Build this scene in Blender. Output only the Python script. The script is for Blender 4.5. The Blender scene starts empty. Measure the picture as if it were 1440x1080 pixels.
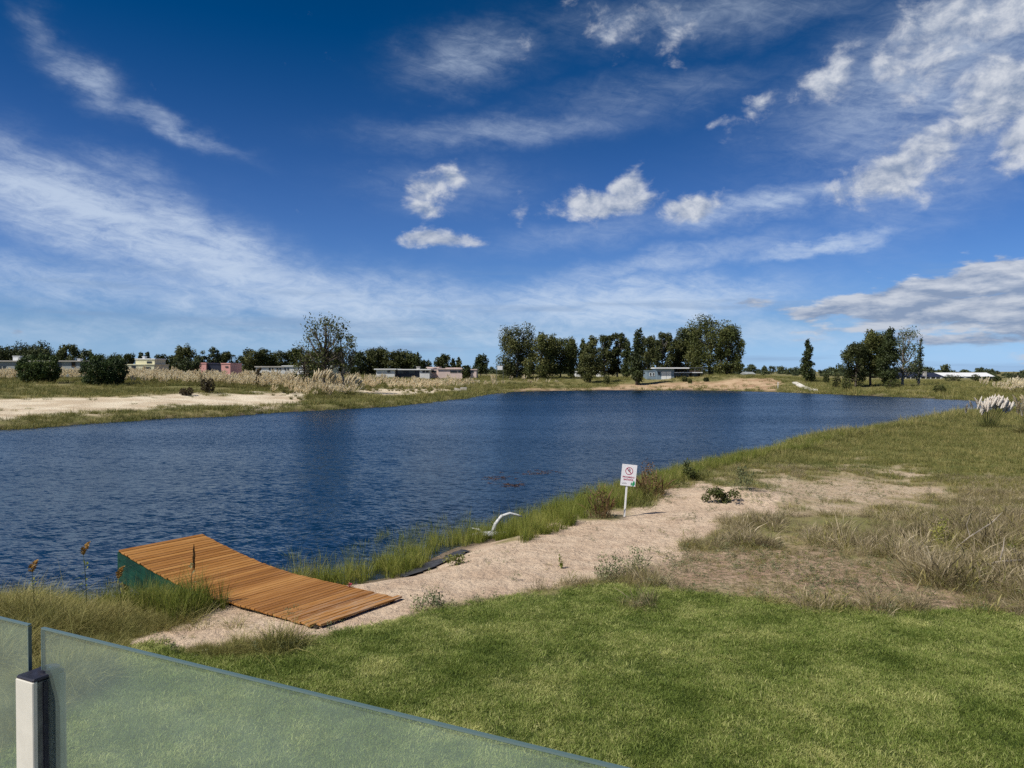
import bpy, math, random
import numpy as np
from mathutils import Vector, Matrix

SC = bpy.context.scene
R = math.radians
random.seed(7)
RNG = np.random.default_rng(11)

# ------------------------------------------------------------------ camera
CAMZ = 4.0
PITCH = math.atan(18 / 1080)
cd = bpy.data.cameras.new('camera'); cam = bpy.data.objects.new('camera', cd)
SC.collection.objects.link(cam)
cam.location = (0, 0, CAMZ); cam.rotation_euler = (math.pi / 2 - PITCH, 0, 0)
cd.sensor_width = 36; cd.lens = 27.0; cd.clip_start = 0.05; cd.clip_end = 12000
SC.camera = cam

# ------------------------------------------------------------------ view, sun
SC.view_settings.view_transform = 'Standard'
SC.view_settings.look = 'None'
SC.view_settings.exposure = 0.0
SC.view_settings.gamma = 1.0
SC.view_settings.use_curve_mapping = False
SC.render.engine = 'CYCLES'
SC.cycles.max_bounces = 5
SC.cycles.transparent_max_bounces = 12
SC.cycles.use_denoising = False
SUN_EL, SUN_AZ = R(50), R(-122)          # azimuth from +Y towards +X: the sun stands behind and to the left
sdir = Vector((math.sin(SUN_AZ) * math.cos(SUN_EL), math.cos(SUN_AZ) * math.cos(SUN_EL), math.sin(SUN_EL)))
sl = bpy.data.lights.new('sun', 'SUN'); so = bpy.data.objects.new('sun', sl)
SC.collection.objects.link(so)
sl.energy = 5.0; sl.angle = R(0.5); sl.color = (1.0, 0.955, 0.88)
so.rotation_euler = sdir.to_track_quat('Z', 'Y').to_euler()
so.location = (-20, -20, 60)

# ------------------------------------------------------------------ pixel -> world helpers (1440 x 1080 photograph)
F = 1080.0
cp, sp = math.cos(PITCH), math.sin(PITCH)
def ray(u, v):
    a, b = (u - 720) / F, (540 - v) / F
    return Vector((a, cp + b * sp, -sp + b * cp))
def P(u, v, y):
    r = ray(u, v); t = y / r.y
    return Vector((r.x * t, y, CAMZ + r.z * t))
def onz(u, v, z):
    r = ray(u, v); t = (z - CAMZ) / r.z
    return Vector((r.x * t, r.y * t, z))
def proj(x, y, z):
    dz = z - CAMZ
    dep = y * cp - dz * sp
    up = y * sp + dz * cp
    dep = np.where(dep > 0.05, dep, 0.05)
    return 720 + F * x / dep, 540 - F * up / dep
def azel(u, v):
    r = ray(u, v).normalized()
    return math.degrees(math.atan2(r.x, r.y)), math.degrees(math.asin(r.z))

# ------------------------------------------------------------------ node expression helper
class V:
    def __init__(s, nt, sock): s.nt, s.s = nt, sock
    def _m(s, op, *a, clamp=False):
        n = s.nt.nodes.new('ShaderNodeMath'); n.operation = op; n.use_clamp = clamp
        for i, q in enumerate((s,) + a):
            if isinstance(q, V): s.nt.links.new(q.s, n.inputs[i])
            else: n.inputs[i].default_value = q
        return V(s.nt, n.outputs[0])
    def __add__(s, o): return s._m('ADD', o)
    def __radd__(s, o): return s._m('ADD', o)
    def __sub__(s, o): return s._m('SUBTRACT', o)
    def __rsub__(s, o): return (s * -1.0) + o
    def __mul__(s, o): return s._m('MULTIPLY', o)
    def __rmul__(s, o): return s._m('MULTIPLY', o)
    def __truediv__(s, o): return s._m('DIVIDE', o)
    def max(s, o): return s._m('MAXIMUM', o)
    def min(s, o): return s._m('MINIMUM', o)
    def pow(s, o): return s._m('POWER', o)
    def clamp(s): return s._m('ADD', 0.0, clamp=True)
    def sstep(s, a, b, lo=0.0, hi=1.0):
        n = s.nt.nodes.new('ShaderNodeMapRange'); n.interpolation_type = 'SMOOTHSTEP'
        s.nt.links.new(s.s, n.inputs[0])
        for i, q in enumerate((a, b, lo, hi)):
            n.inputs[i + 1].default_value = q
        return V(s.nt, n.outputs[0])
    def lin(s, a, b, lo=0.0, hi=1.0):
        n = s.nt.nodes.new('ShaderNodeMapRange')
        s.nt.links.new(s.s, n.inputs[0])
        for i, q in enumerate((a, b, lo, hi)):
            n.inputs[i + 1].default_value = q
        return V(s.nt, n.outputs[0])
def combine(nt, x, y, z=0.0):
    n = nt.nodes.new('ShaderNodeCombineXYZ')
    for i, q in enumerate((x, y, z)):
        if isinstance(q, V): nt.links.new(q.s, n.inputs[i])
        else: n.inputs[i].default_value = q
    return n.outputs[0]
def separate(nt, sock):
    n = nt.nodes.new('ShaderNodeSeparateXYZ'); nt.links.new(sock, n.inputs[0])
    return [V(nt, o) for o in n.outputs]
def noise(nt, vec, scale=1.0, detail=4.0, rough=0.5, dist=0.0):
    n = nt.nodes.new('ShaderNodeTexNoise')
    nt.links.new(vec, n.inputs['Vector'])
    n.inputs['Scale'].default_value = scale; n.inputs['Detail'].default_value = detail
    n.inputs['Roughness'].default_value = rough; n.inputs['Distortion'].default_value = dist
    return V(nt, n.outputs[0])
def mapping(nt, vec, scale=(1, 1, 1), rot=(0, 0, 0), loc=(0, 0, 0)):
    n = nt.nodes.new('ShaderNodeMapping'); nt.links.new(vec, n.inputs[0])
    n.inputs['Scale'].default_value = scale; n.inputs['Rotation'].default_value = rot
    n.inputs['Location'].default_value = loc
    return n.outputs[0]
def rotmap(nt, vec, ang, scale, loc=(0, 0, 0)):
    return mapping(nt, mapping(nt, vec, rot=(0, 0, R(ang))), scale=scale, loc=loc)
def mixc(nt, f, a, b, mode='MIX'):
    n = nt.nodes.new('ShaderNodeMix'); n.data_type = 'RGBA'; n.blend_type = mode
    for i, q in ((0, f), (6, a), (7, b)):
        if isinstance(q, V): nt.links.new(q.s, n.inputs[i])
        elif isinstance(q, bpy.types.NodeSocket): nt.links.new(q, n.inputs[i])
        elif isinstance(q, tuple): n.inputs[i].default_value = (*q[:3], 1)
        else: n.inputs[i].default_value = q
    return n.outputs[2]

# ------------------------------------------------------------------ world: sky with clouds
W = bpy.data.worlds.new('World'); SC.world = W; W.use_nodes = True
nt = W.node_tree; nt.nodes.clear()
out = nt.nodes.new('ShaderNodeOutputWorld'); bg = nt.nodes.new('ShaderNodeBackground')
nt.links.new(bg.outputs[0], out.inputs[0])
SKYS = 0.1
bg.inputs[1].default_value = SKYS
sky = nt.nodes.new('ShaderNodeTexSky'); sky.sky_type = 'NISHITA'; sky.sun_disc = False
sky.sun_elevation = SUN_EL; sky.sun_rotation = SUN_AZ
sky.air_density = 1.0; sky.dust_density = 0.35; sky.ozone_density = 3.0; sky.altitude = 0
tc = nt.nodes.new('ShaderNodeTexCoord')
dx, dy, dz = separate(nt, tc.outputs['Generated'])
az = dx._m('ARCTAN2', dy) * 57.2958
el = dz._m('ARCSINE') * 57.2958
# deepen the blue with height, as the polarised sky of the photograph
sat = nt.nodes.new('ShaderNodeHueSaturation')
nt.links.new(sky.outputs[0], sat.inputs['Color'])
nt.links.new(el.sstep(-2, 26, 1.06, 1.5).s, sat.inputs['Saturation'])
nt.links.new(el.lin(0, 32, 0.66, 0.40).s, sat.inputs['Value'])
tint_ = mixc(nt, el.sstep(2, 28), (0.62, 0.95, 1.62), (0.93, .90, 1.08))
tint_ = mixc(nt, el.sstep(-.5, 3.6), (0.86, 1.38, 2.7), tint_)
base_sky = mixc(nt, 1.0, sat.outputs[0], tint_, 'MULTIPLY')
# noise fields in sky angles
ae = combine(nt, az, el, 0.0)
big = noise(nt, mapping(nt, ae, scale=(0.06, 0.1, 1)), 1, 5, 0.6, 0.3)
wx = noise(nt, mapping(nt, ae, scale=(0.25, 0.4, 1), loc=(9, 3, 0)), 1, 5, 0.6)
wy = noise(nt, mapping(nt, ae, scale=(0.25, 0.4, 1), loc=(31, 7, 0)), 1, 5, 0.6)
def blob(items, warp):
    azw = az + (wx - 0.5) * warp; elw = el + (wy - 0.5) * (warp * 0.7)
    tot = None
    for (u, v, ru, rv, ang, st) in items:
        a0, e0 = azel(u, v); k = 57.2958 / F
        c, s = math.cos(R(ang)), math.sin(R(ang))
        ddx = azw - a0; ddy = elw - e0
        X = (ddx * c - ddy * s) / (ru * k); Y = (ddx * s + ddy * c) / (rv * k)
        q = (X * X + Y * Y)
        m = q._m('MULTIPLY', -1.1)._m('EXPONENT') * st
        tot = m if tot is None else tot.max(m)
    return tot
CIR = [(120, 300, 270, 56, 17, 1.0), (300, 356, 190, 52, 24, .92), (30, 262, 160, 50, 8, .85), (480, 425, 360, 50, 3, 0.82), (80, 395, 240, 34, 4, 0.6),
       (120, 112, 62, 26, 30, .62), (245, 180, 95, 15, 18, .55), (60, 50, 40, 22, 50, .42), (120, 372, 140, 22, 15, .4), (180, 240, 90, 24, 15, .45),
       (660, 82, 110, 40, -10, .55), (720, 182, 220, 26, -3, .45), (1070, 288, 160, 24, -8, .75), (1150, 345, 105, 13, -6, .85),
       (900, 378, 280, 24, -10, .6), (870, 428, 260, 42, -2, .95), (1000, 20, 260, 40, 0, .42), (930, 130, 200, 34, -3, .34),
       (640, 262, 150, 40, 0, .34), (1330, 230, 200, 80, -30, .42), (700, 470, 900, 30, 0, .62), (1340, 90, 230, 100, -20, .66), (1150, 215, 160, 26, -30, .3), (830, 330, 200, 26, -6, .34)]
cm = blob(CIR, 4.5)
str1 = noise(nt, rotmap(nt, ae, 14, (0.10, 0.42, 1)), 1, 10, 0.68, 0.9)
str2 = noise(nt, mapping(nt, ae, scale=(0.5, 1.3, 1), rot=(0, 0, R(8))), 1, 9, 0.72, 0.8)
frame_w = az._m('ABSOLUTE').sstep(38, 50) .max(el.sstep(29, 38))      # the same kind of sky goes on outside the picture
cir_out = big.sstep(0.52, 0.72) * frame_w * 0.55
cdens = ((cm.max(cir_out)) * (str1 * 1.45 + str2 * 1.2 - 0.52)).sstep(0.0, 1.0)
CUM = [(606, 264, 46, 26, -15, .8), (632, 250, 26, 24, -30, .8), (600, 290, 34, 20, 0, .72), (610, 338, 74, 15, 0, .85), (850, 288, 76, 22, -2, 1.15), (886, 260, 32, 22, -25, 1.0), (815, 285, 40, 19, 0, .95),
       (970, 293, 54, 20, -6, .95), (1165, 112, 46, 28, -25, .75), (1065, 152, 44, 18, -25, .66), (1020, 168, 38, 10, -10, .5), (868, 38, 42, 28, -20, .66), (945, 55, 27, 28, 20, .62),
       (1255, 248, 74, 34, -10, 1.0), (1300, 212, 84, 36, -30, .85), (1370, 168, 64, 38, -35, .8), (1330, 40, 120, 42, -18, .8), (1420, 15, 90, 36, -15, .75), (1420, 130, 62, 46, 40, 1.05), (1440, 190, 32, 46, 10, 1.0),
       (1190, 436, 84, 13, 0, .95), (1240, 428, 84, 18, 0, 1.1), (1320, 408, 90, 22, -4, 1.15), (1420, 390, 90, 26, -4, 1.25), (1370, 438, 180, 26, 0, 1.0), (1390, 476, 190, 14, 0, .62), (1480, 440, 90, 56, 0, .9), (1230, 462, 120, 8, 0, .5),
       (735, 300, 20, 22, 0, .42), (1050, 428, 40, 10, 0, .6), (880, 15, 70, 16, 0, .4), (795, 8, 20, 26, 0, .5), (730, 70, 18, 28, 0, .35),
       (20, 465, 16, 10, 0, .55), (1330, 80, 90, 30, -30, .6)]
km = blob(CUM, 2.4)
def cumf(off=(0, 0)):
    a = noise(nt, mapping(nt, ae, scale=(0.42, 0.6, 1), loc=(off[0] * .42, off[1] * .6, 0)), 1, 9, 0.62, 0.25)
    b = noise(nt, mapping(nt, ae, scale=(0.26, 0.95, 1), loc=(off[0] * .26 + 3, off[1] * .95 + 1, 0)), 1, 9, 0.6, 0.2)
    q = el.sstep(11, 7)
    return a * (1.0 - q) + b * q
c1 = cumf(); c2 = cumf((-0.55, 0.5))
kout = big.sstep(0.56, 0.7) * frame_w * 0.6
kd = (km.max(kout) * 1.12 + (c1 - 0.5) * 1.7)
lowc = el.sstep(12, 7)
kdens = kd.sstep(0.26, 0.98) * (1.0 - lowc) + kd.sstep(0.34, 0.70) * lowc
light = ((c1 - c2) * 3.4 + 0.60 + (kd - 0.6) * -0.22).clamp()
lowdark = el.sstep(1.0, 9.0, 0.28, 0.0)
light = (light - lowdark).clamp()
k = 1 / SKYS
cir_col = (0.62 * k, 0.72 * k, 0.86 * k)
base2 = mixc(nt, cdens * el.lin(0, 20, .80, .72), base_sky, cir_col)
# faint grey-blue bars low over the horizon
bars = noise(nt, mapping(nt, ae, scale=(0.05, 0.75, 1), loc=(4, 2, 0)), 1, 5, 0.55).sstep(.52, .68) * el.sstep(8.5, 4.5)
base2 = mixc(nt, bars * 0.5, base2, (0.24 * k, 0.36 * k, 0.56 * k))
cum_col = mixc(nt, light, (0.25 * k, 0.32 * k, 0.46 * k), (0.66 * k, 0.69 * k, 0.75 * k))
final = mixc(nt, kdens * 0.92, base2, cum_col)
nt.links.new(final, bg.inputs[0])

# ------------------------------------------------------------------ mesh / object helpers
COL = SC.collection
def mesh(name, verts, faces, mats=None, smooth=False, attrs=None, midx=None):
    me = bpy.data.meshes.new(name)
    verts = np.asarray(verts, dtype=np.float32).reshape(-1, 3)
    if isinstance(faces, np.ndarray) and faces.ndim == 2:
        nf, k = faces.shape
        me.vertices.add(len(verts)); me.vertices.foreach_set('co', verts.ravel())
        me.loops.add(nf * k); me.loops.foreach_set('vertex_index', faces.astype(np.int32).ravel())
        me.polygons.add(nf); me.polygons.foreach_set('loop_start', (np.arange(nf) * k).astype(np.int32))
        me.update(calc_edges=True)
    else:
        me.from_pydata([tuple(v) for v in verts.tolist()], [], [tuple(f) for f in faces]); me.update()
    if smooth: me.polygons.foreach_set('use_smooth', np.ones(len(me.polygons), dtype=bool))
    for m in (mats or []): me.materials.append(m)
    if midx is not None: me.polygons.foreach_set('material_index', np.asarray(midx, dtype=np.int32))
    for an, (tp, arr) in (attrs or {}).items():
        a = me.attributes.new(an, tp, 'POINT')
        key = {'FLOAT': 'value', 'INT': 'value', 'FLOAT_VECTOR': 'vector', 'FLOAT_COLOR': 'color'}[tp]
        a.data.foreach_set(key, np.asarray(arr, dtype=np.int32 if tp == 'INT' else np.float32).ravel())
    return me
def obj(name, me, parent=None, loc=(0, 0, 0), rot=(0, 0, 0), link=True):
    o = bpy.data.objects.new(name, me); o.location = loc; o.rotation_euler = rot
    if link: COL.objects.link(o)
    if parent: o.parent = parent
    return o
def thing(name, label, cat, loc=(0, 0, 0), rz=0, group=None):
    o = bpy.data.objects.new(name, None); o.empty_display_size = 0.3
    COL.objects.link(o); o.location = loc; o.rotation_euler = (0, 0, rz)
    return tag(o, label, cat, group)
def tag(o, label, cat, group=None):
    o['label'] = label; o['category'] = cat
    if group: o['group'] = group
    return o
class MB:
    """collects boxes, tubes and quads into one mesh"""
    def __init__(s): s.v = []; s.f = []
    def add(s, vs, fs):
        b = len(s.v); s.v += [tuple(q) for q in vs]; s.f += [tuple(b + i for i in f) for f in fs]
    def box(s, c, size, rz=0, rx=0, ry=0, bev=0.0):
        M = Matrix.Translation(c) @ Matrix.Rotation(rz, 4, 'Z') @ Matrix.Rotation(ry, 4, 'Y') @ Matrix.Rotation(rx, 4, 'X')
        hx, hy, hz = [q / 2 for q in size]
        if bev <= 0:
            vs = [M @ Vector((a * hx, b * hy, c_ * hz)) for a in (-1, 1) for b in (-1, 1) for c_ in (-1, 1)]
            s.add(vs, [(0, 1, 3, 2), (4, 6, 7, 5), (0, 4, 5, 1), (2, 3, 7, 6), (0, 2, 6, 4), (1, 5, 7, 3)])
        else:
            # bevelled along all vertical (z) and top edges: octagonal rings
            def ring(ins, z):
                x, y, b = hx - ins, hy - ins, bev
                return [(-x + b, -y, z), (x - b, -y, z), (x, -y + b, z), (x, y - b, z), (x - b, y, z), (-x + b, y, z), (-x, y - b, z), (-x, -y + b, z)]
            vs = ring(bev * .6, -hz) + ring(0, -hz + bev) + ring(0, hz - bev) + ring(bev * .6, hz)
            fs = [tuple(range(7, -1, -1)), tuple(range(24, 32))]
            for r_ in range(3):
                for i in range(8):
                    j = (i + 1) % 8; fs.append((r_ * 8 + i, r_ * 8 + j, r_ * 8 + 8 + j, r_ * 8 + 8 + i))
            s.add([M @ Vector(q) for q in vs], fs)
    def tube(s, pts, radii, n=6):
        pts = [Vector(p) for p in pts]; b = len(s.v); rings = []
        for i, p in enumerate(pts):
            d = (pts[min(i + 1, len(pts) - 1)] - pts[max(i - 1, 0)]).normalized()
            a = d.orthogonal().normalized(); c = d.cross(a)
            if i and a.dot(prev) < 0: a, c = -a, -c
            if i:
                a = (prev - d * prev.dot(d)).normalized(); c = d.cross(a)
            prev = a
            for k_ in range(n):
                t = 2 * math.pi * k_ / n
                s.v.append(tuple(p + (a * math.cos(t) + c * math.sin(t)) * radii[i]))
        for i in range(len(pts) - 1):
            for k_ in range(n):
                j = (k_ + 1) % n
                s.f.append((b + i * n + k_, b + i * n + j, b + (i + 1) * n + j, b + (i + 1) * n + k_))
        s.f.append(tuple(b + k_ for k_ in range(n - 1, -1, -1)))
        s.f.append(tuple(b + (len(pts) - 1) * n + k_ for k_ in range(n)))
    def build(s, name, mat, parent=None, loc=(0, 0, 0), rot=(0, 0, 0), smooth=False):
        me = mesh(name, s.v, s.f, [mat] if mat else None, smooth)
        return obj(name, me, parent, loc, rot)

# ------------------------------------------------------------------ numpy noise
def _hash(ix, iy, seed):
    h = (ix.astype(np.int64) * 374761393 + iy.astype(np.int64) * 668265263 + seed * 974711) & 0xffffffff
    h = ((h ^ (h >> 13)) * 1274126177) & 0xffffffff
    return ((h ^ (h >> 16)) & 0xffff) / 65535.0
def vnoise(x, y, seed=0):
    ix, iy = np.floor(x), np.floor(y); fx, fy = x - ix, y - iy
    fx = fx * fx * (3 - 2 * fx); fy = fy * fy * (3 - 2 * fy)
    a = _hash(ix, iy, seed); b = _hash(ix + 1, iy, seed); c = _hash(ix, iy + 1, seed); d = _hash(ix + 1, iy + 1, seed)
    return (a * (1 - fx) + b * fx) * (1 - fy) + (c * (1 - fx) + d * fx) * fy
def fbm(x, y, octs=4, seed=0):
    t = 0; amp = 1; s_ = 0
    for i in range(octs):
        t = t + vnoise(x * 2 ** i, y * 2 ** i, seed + i * 17) * amp; s_ += amp; amp *= 0.55
    return t / s_ - 0.5
def sst(a, b, x):
    t = np.clip((x - a) / (b - a), 0, 1); return t * t * (3 - 2 * t)
def polydist(px, py, poly, closed=True):
    """distance to the polyline, and inside flag when closed"""
    best = np.full(px.shape, 1e9); ins = np.zeros(px.shape, dtype=bool)
    n = len(poly)
    for i in range(n if closed else n - 1):
        (x0, y0), (x1, y1) = poly[i], poly[(i + 1) % n]
        ex, ey = x1 - x0, y1 - y0; L = ex * ex + ey * ey + 1e-12
        t = np.clip(((px - x0) * ex + (py - y0) * ey) / L, 0, 1)
        best = np.minimum(best, (px - x0 - t * ex) ** 2 + (py - y0 - t * ey) ** 2)
        if closed:
            c = ((y0 > py) != (y1 > py)) & (px < ex * (py - y0) / (ey if abs(ey) > 1e-12 else 1e-12) + x0)
            ins ^= c
    return np.sqrt(best), ins

# ------------------------------------------------------------------ lake outline and terrain height
WZ = -0.35
NEAR_PX = [(-500, 872), (-200, 862), (0, 852), (90, 858), (150, 862), (200, 858), (280, 848), (350, 828), (420, 818), (490, 818), (545, 808),
           (600, 786), (650, 765), (700, 752), (760, 731), (800, 718), (850, 704), (900, 684), (960, 667), (1010, 654),
           (1060, 643), (1105, 636), (1125, 624), (1200, 611), (1270, 603), (1300, 598), (1329, 592), (1347, 587), (1412, 583.5), (1440, 581), (1600, 574)]
FAR_PX = [(1600, 567.5), (1440, 566.5), (1400, 564.5), (1320, 560.5), (1200, 555.5), (1100, 551.5), (1000, 549), (850, 548.5), (760, 549.5), (708, 551.5),
          (690, 554), (674, 556.5), (650, 560), (600, 566.5), (520, 573.5), (420, 578.5), (330, 584), (200, 591), (100, 598), (0, 604), (-200, 620)]
NEAR = [(-110, 6), (-40, 10)] + [tuple(onz(u, v, WZ)[:2]) for u, v in NEAR_PX]
FAR = [tuple(onz(u, v, WZ)[:2]) for u, v in FAR_PX] + [(-75, 45), (-130, 46)]
LAKE = NEAR + FAR
def shore(x, y):
    """signed distance to the shoreline (positive on land), and weight of the far bank"""
    d, ins = polydist(x, y, LAKE)
    dn, _ = polydist(x, y, NEAR, False); df, _ = polydist(x, y, FAR, False)
    rr = np.hypot(x, y)
    amp = np.clip(rr * 0.022, .25, 1.8)
    sd = np.where(ins, -d, d) + fbm(x / 2.3, y / 2.3, 3, 5) * amp * 1.3 + fbm(x / 11, y / 11, 2, 9) * amp
    return sd, sst(0.35, 0.65, dn / (dn + df + 1e-6))
def H(x, y):
    x = np.asarray(x, dtype=float); y = np.asarray(y, dtype=float)
    sd, w = shore(x, y)
    rr = np.hypot(x, y)
    azd = np.degrees(np.arctan2(x, np.maximum(y, 1e-3)))
    # near bank
    zn = WZ + 0.36 * sst(0, 1.7, sd) + 0.25 * sst(8, 40, sd) * sst(20, 60, rr)
    zn = zn + fbm(x / 1.7, y / 1.7, 3, 21) * 0.10 * sst(.3, 2, sd) * sst(8, 14, rr) + fbm(x / 7, y / 7, 2, 3) * 0.25 * sst(1, 6, sd) * sst(14, 26, rr)
    zn = zn + 0.30 * np.exp(-(((x - 7.2) / 1.3) ** 2 + ((y - 24) / 1.2) ** 2)) + 0.2 * np.exp(-(((x - 11.5) / 2.6) ** 2 + ((y - 20) / 1.6) ** 2))
    # far bank
    plat = 2.25 + (1.95 - 2.25) * sst(-4, 1, azd) + (1.1 - 1.95) * sst(20, 25, azd)
    wid = 52 + (24 - 52) * sst(-5, 0, azd) + (28 - 24) * sst(18, 26, azd)
    t = np.clip((sd - 1.5) / wid, 0, 1)
    zf = WZ + 0.45 * sst(0, 3.0, sd) + (plat - 0.1) * (0.5 * t + 0.5 * t * t * (3 - 2 * t))
    zf = zf + fbm(x / 14, y / 14, 3, 31) * 0.9 * sst(4, 30, sd) + 0.9 * np.exp(-(((azd - 16.0) / 3.5) ** 2)) * sst(6, 22, sd) * sst(80, 30, sd)
    z = zn * (1 - w) + zf * w
    zb = WZ - np.clip(-sd * 0.16, 0, 1.8)
    return np.where(sd > 0, z, zb)
def Hs(x, y): return float(H(np.array([x]), np.array([y]))[0])
_rad = np.concatenate([np.arange(5, 40, 0.12), np.geomspace(40, 600, 900)])
def gp(u, v):
    """where the line of sight through (u, v) meets the terrain"""
    r = ray(u, v); k = _rad / r.y
    zz = CAMZ + r.z * k; h = H(r.x * k, r.y * k)
    i = np.nonzero(zz <= h)[0]
    i = i[0] if len(i) else len(_rad) - 1
    return Vector((r.x * k[i], r.y * k[i], h[i]))
def at(u, y): 
    """a point of the terrain in the direction of column u at distance y"""
    x = (u - 720) / F * y
    return Vector((x, y, Hs(x, y)))

# zones, drawn over the land as seen from the terrace
LAWN = [(150, 930), (215, 912), (300, 916), (380, 912), (440, 900), (500, 888), (560, 874), (620, 856), (700, 842), (780, 828), (850, 816), (900, 816), (960, 828),
        (1050, 840), (1150, 850), (1250, 858), (1440, 868), (2200, 880), (3500, 1600), (3500, 6000), (-3000, 6000), (-600, 1500), (60, 1000)]
SAND = [(190, 905), (235, 868), (300, 852), (350, 850), (480, 828), (520, 812), (560, 802), (600, 790), (640, 768), (700, 755), (790, 734), (882, 726), (925, 705), (930, 690), (1000, 684),
        (1090, 688), (1100, 705), (1080, 722), (1010, 742), (965, 770), (900, 800), (800, 824), (700, 840), (600, 860), (500, 890), (420, 904), (310, 918), (240, 915)]
SAND2 = [(1065, 668), (1180, 664), (1320, 680), (1350, 700), (1200, 714), (1100, 708), (1060, 690)]
SOIL = [(900, 790), (960, 772), (1080, 768), (1160, 765), (1200, 785), (1300, 806), (1440, 832), (1600, 840), (1600, 880), (1440, 866), (1150, 850), (960, 826), (900, 812)]
MEADOW = [(1040, 655), (1110, 637), (1200, 612), (1345, 588), (1445, 582), (1900, 575), (1900, 690), (1440, 690), (1330, 672), (1180, 660), (1080, 662)]
SANDL = [(-300, 575), (0, 560), (110, 556), (230, 556), (330, 551), (420, 549), (436, 560), (425, 572), (360, 576), (300, 571), (200, 576), (110, 583), (0, 589), (-300, 600)]
SANDL2 = [(500, 546), (620, 545), (655, 550), (640, 553), (560, 557), (505, 553)]
SANDM = [(700, 549), (850, 545), (890, 540), (950, 537), (1000, 536), (1040, 531), (1085, 532), (1100, 540), (1090, 547), (1000, 547.5), (850, 550), (720, 552)]
def zones(x, y, z):
    u, v = proj(x, y, z)
    rr = np.hypot(x, y)
    n1 = fbm(x / 1.1, y / 1.1, 4, 41); n2 = fbm(x / 4, y / 4, 3, 43); n3 = fbm(x / 9, y / 9, 3, 47)
    def m(poly, s, amp, nz):
        d, ins = polydist(u, v, poly)
        return sst(-s, s, np.where(ins, d, -d) + nz * amp)
    near = rr < 110
    lawn = m(LAWN, 5, 55, n1 * .6 + n2 * .4) * near
    sand = m(SAND, 6, 42, n1) * near
    sand2 = m(SAND2, 14, 55, n1 + n2 * .5) * near
    soil = m(SOIL, 16, 70, n1) * near
    mead = m(MEADOW, 10, 40, n2) * near
    spot = m([(866, 848), (880, 841), (905, 842), (918, 850), (900, 856), (876, 855)], 4, 26, n1) * near
    lawn = lawn * (1 - spot); soil = np.maximum(soil, spot)
    far_sand = np.maximum(m(SANDL, 3, 16, n3 + n2 * .5), m(SANDL2, 2, 9, n3)) * (rr > 35)
    tan = m(SANDM, 2, 8, n3) * (rr > 35)
    return dict(lawn=lawn, sand=sand * (1 - lawn), sand2=sand2, soil=soil * (1 - lawn), mead=mead, fsand=far_sand, tan=tan)

# ------------------------------------------------------------------ materials
def newmat(name):
    m = bpy.data.materials.new(name); m.use_nodes = True
    nt = m.node_tree; b = nt.nodes['Principled BSDF']
    return m, nt, b
def simple(name, col, rough=0.6, metal=0.0, var=0.12, scale=6.0, bump=0.0, spec=0.4):
    m, nt, b = newmat(name)
    g = nt.nodes.new('ShaderNodeNewGeometry')
    n = noise(nt, g.outputs['Position'], scale, 5, 0.6)
    dark = tuple(c * (1 - var * 1.6) for c in col); lite = tuple(min(1, c * (1 + var)) for c in col)
    nt.links.new(mixc(nt, n.sstep(.3, .7), dark, lite), b.inputs['Base Color'])
    b.inputs['Roughness'].default_value = rough; b.inputs['Metallic'].default_value = metal
    b.inputs['Specular IOR Level'].default_value = spec
    if bump:
        bp = nt.nodes.new('ShaderNodeBump'); bp.inputs['Strength'].default_value = bump; bp.inputs['Distance'].default_value = 0.01
        nt.links.new(noise(nt, g.outputs['Position'], scale * 6, 4, .6).s, bp.inputs['Height'])
        nt.links.new(bp.outputs[0], b.inputs['Normal'])
    return m
def plant(name, c0, c1, c2, wscale=0.5, transl=0.3, rough=0.6, spec=0.25):
    """leaf material: colour from a per-blade tint, the plant's own random value and patches over the ground"""
    m, nt, b = newmat(name)
    at_ = nt.nodes.new('ShaderNodeAttribute'); at_.attribute_name = 'tint'
    oi = nt.nodes.new('ShaderNodeObjectInfo'); g = nt.nodes.new('ShaderNodeNewGeometry')
    n = noise(nt, g.outputs['Position'], wscale, 4, .6)
    t = V(nt, at_.outputs['Fac']) * 0.55 + V(nt, oi.outputs['Random']) * 0.28 - .06 + n.lin(.3, .7, -.08, .42)
    cr = nt.nodes.new('ShaderNodeValToRGB'); nt.links.new(t.s, cr.inputs[0])
    e = cr.color_ramp.elements; e[0].position = .05; e[0].color = (*c0, 1); e[1].position = .95; e[1].color = (*c2, 1)
    x = e.new(.5); x.color = (*c1, 1)
    nt.links.new(cr.outputs[0], b.inputs['Base Color'])
    b.inputs['Roughness'].default_value = rough; b.inputs['Specular IOR Level'].default_value = spec
    tr = nt.nodes.new('ShaderNodeBsdfTranslucent'); nt.links.new(cr.outputs[0], tr.inputs[0])
    mx = nt.nodes.new('ShaderNodeMixShader'); mx.inputs[0].default_value = transl
    nt.links.new(b.outputs[0], mx.inputs[1]); nt.links.new(tr.outputs[0], mx.inputs[2])
    nt.links.new(mx.outputs[0], nt.nodes['Material Output'].inputs[0])
    return m
M = {}
M['lawn'] = plant('lawn_blades', (.045, .085, .012), (.24, .31, .06), (.66, .64, .26), .8, .4)
M['reed'] = plant('reed_blades', (.06, .085, .012), (.19, .23, .035), (.44, .40, .11), .7, .3)
M['dry'] = plant('dry_blades', (.085, .08, .035), (.30, .24, .13), (.66, .55, .36), .8, .25)
M['wild'] = plant('wild_blades', (.10, .11, .026), (.26, .24, .07), (.52, .43, .18), .5, .25)
M['mead'] = plant('meadow_blades', (.08, .10, .024), (.19, .20, .055), (.36, .31, .12), .35, .25)
M['grey'] = plant('greygreen_leaves', (.07, .085, .035), (.15, .17, .075), (.30, .31, .16), .8, .2)
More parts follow.
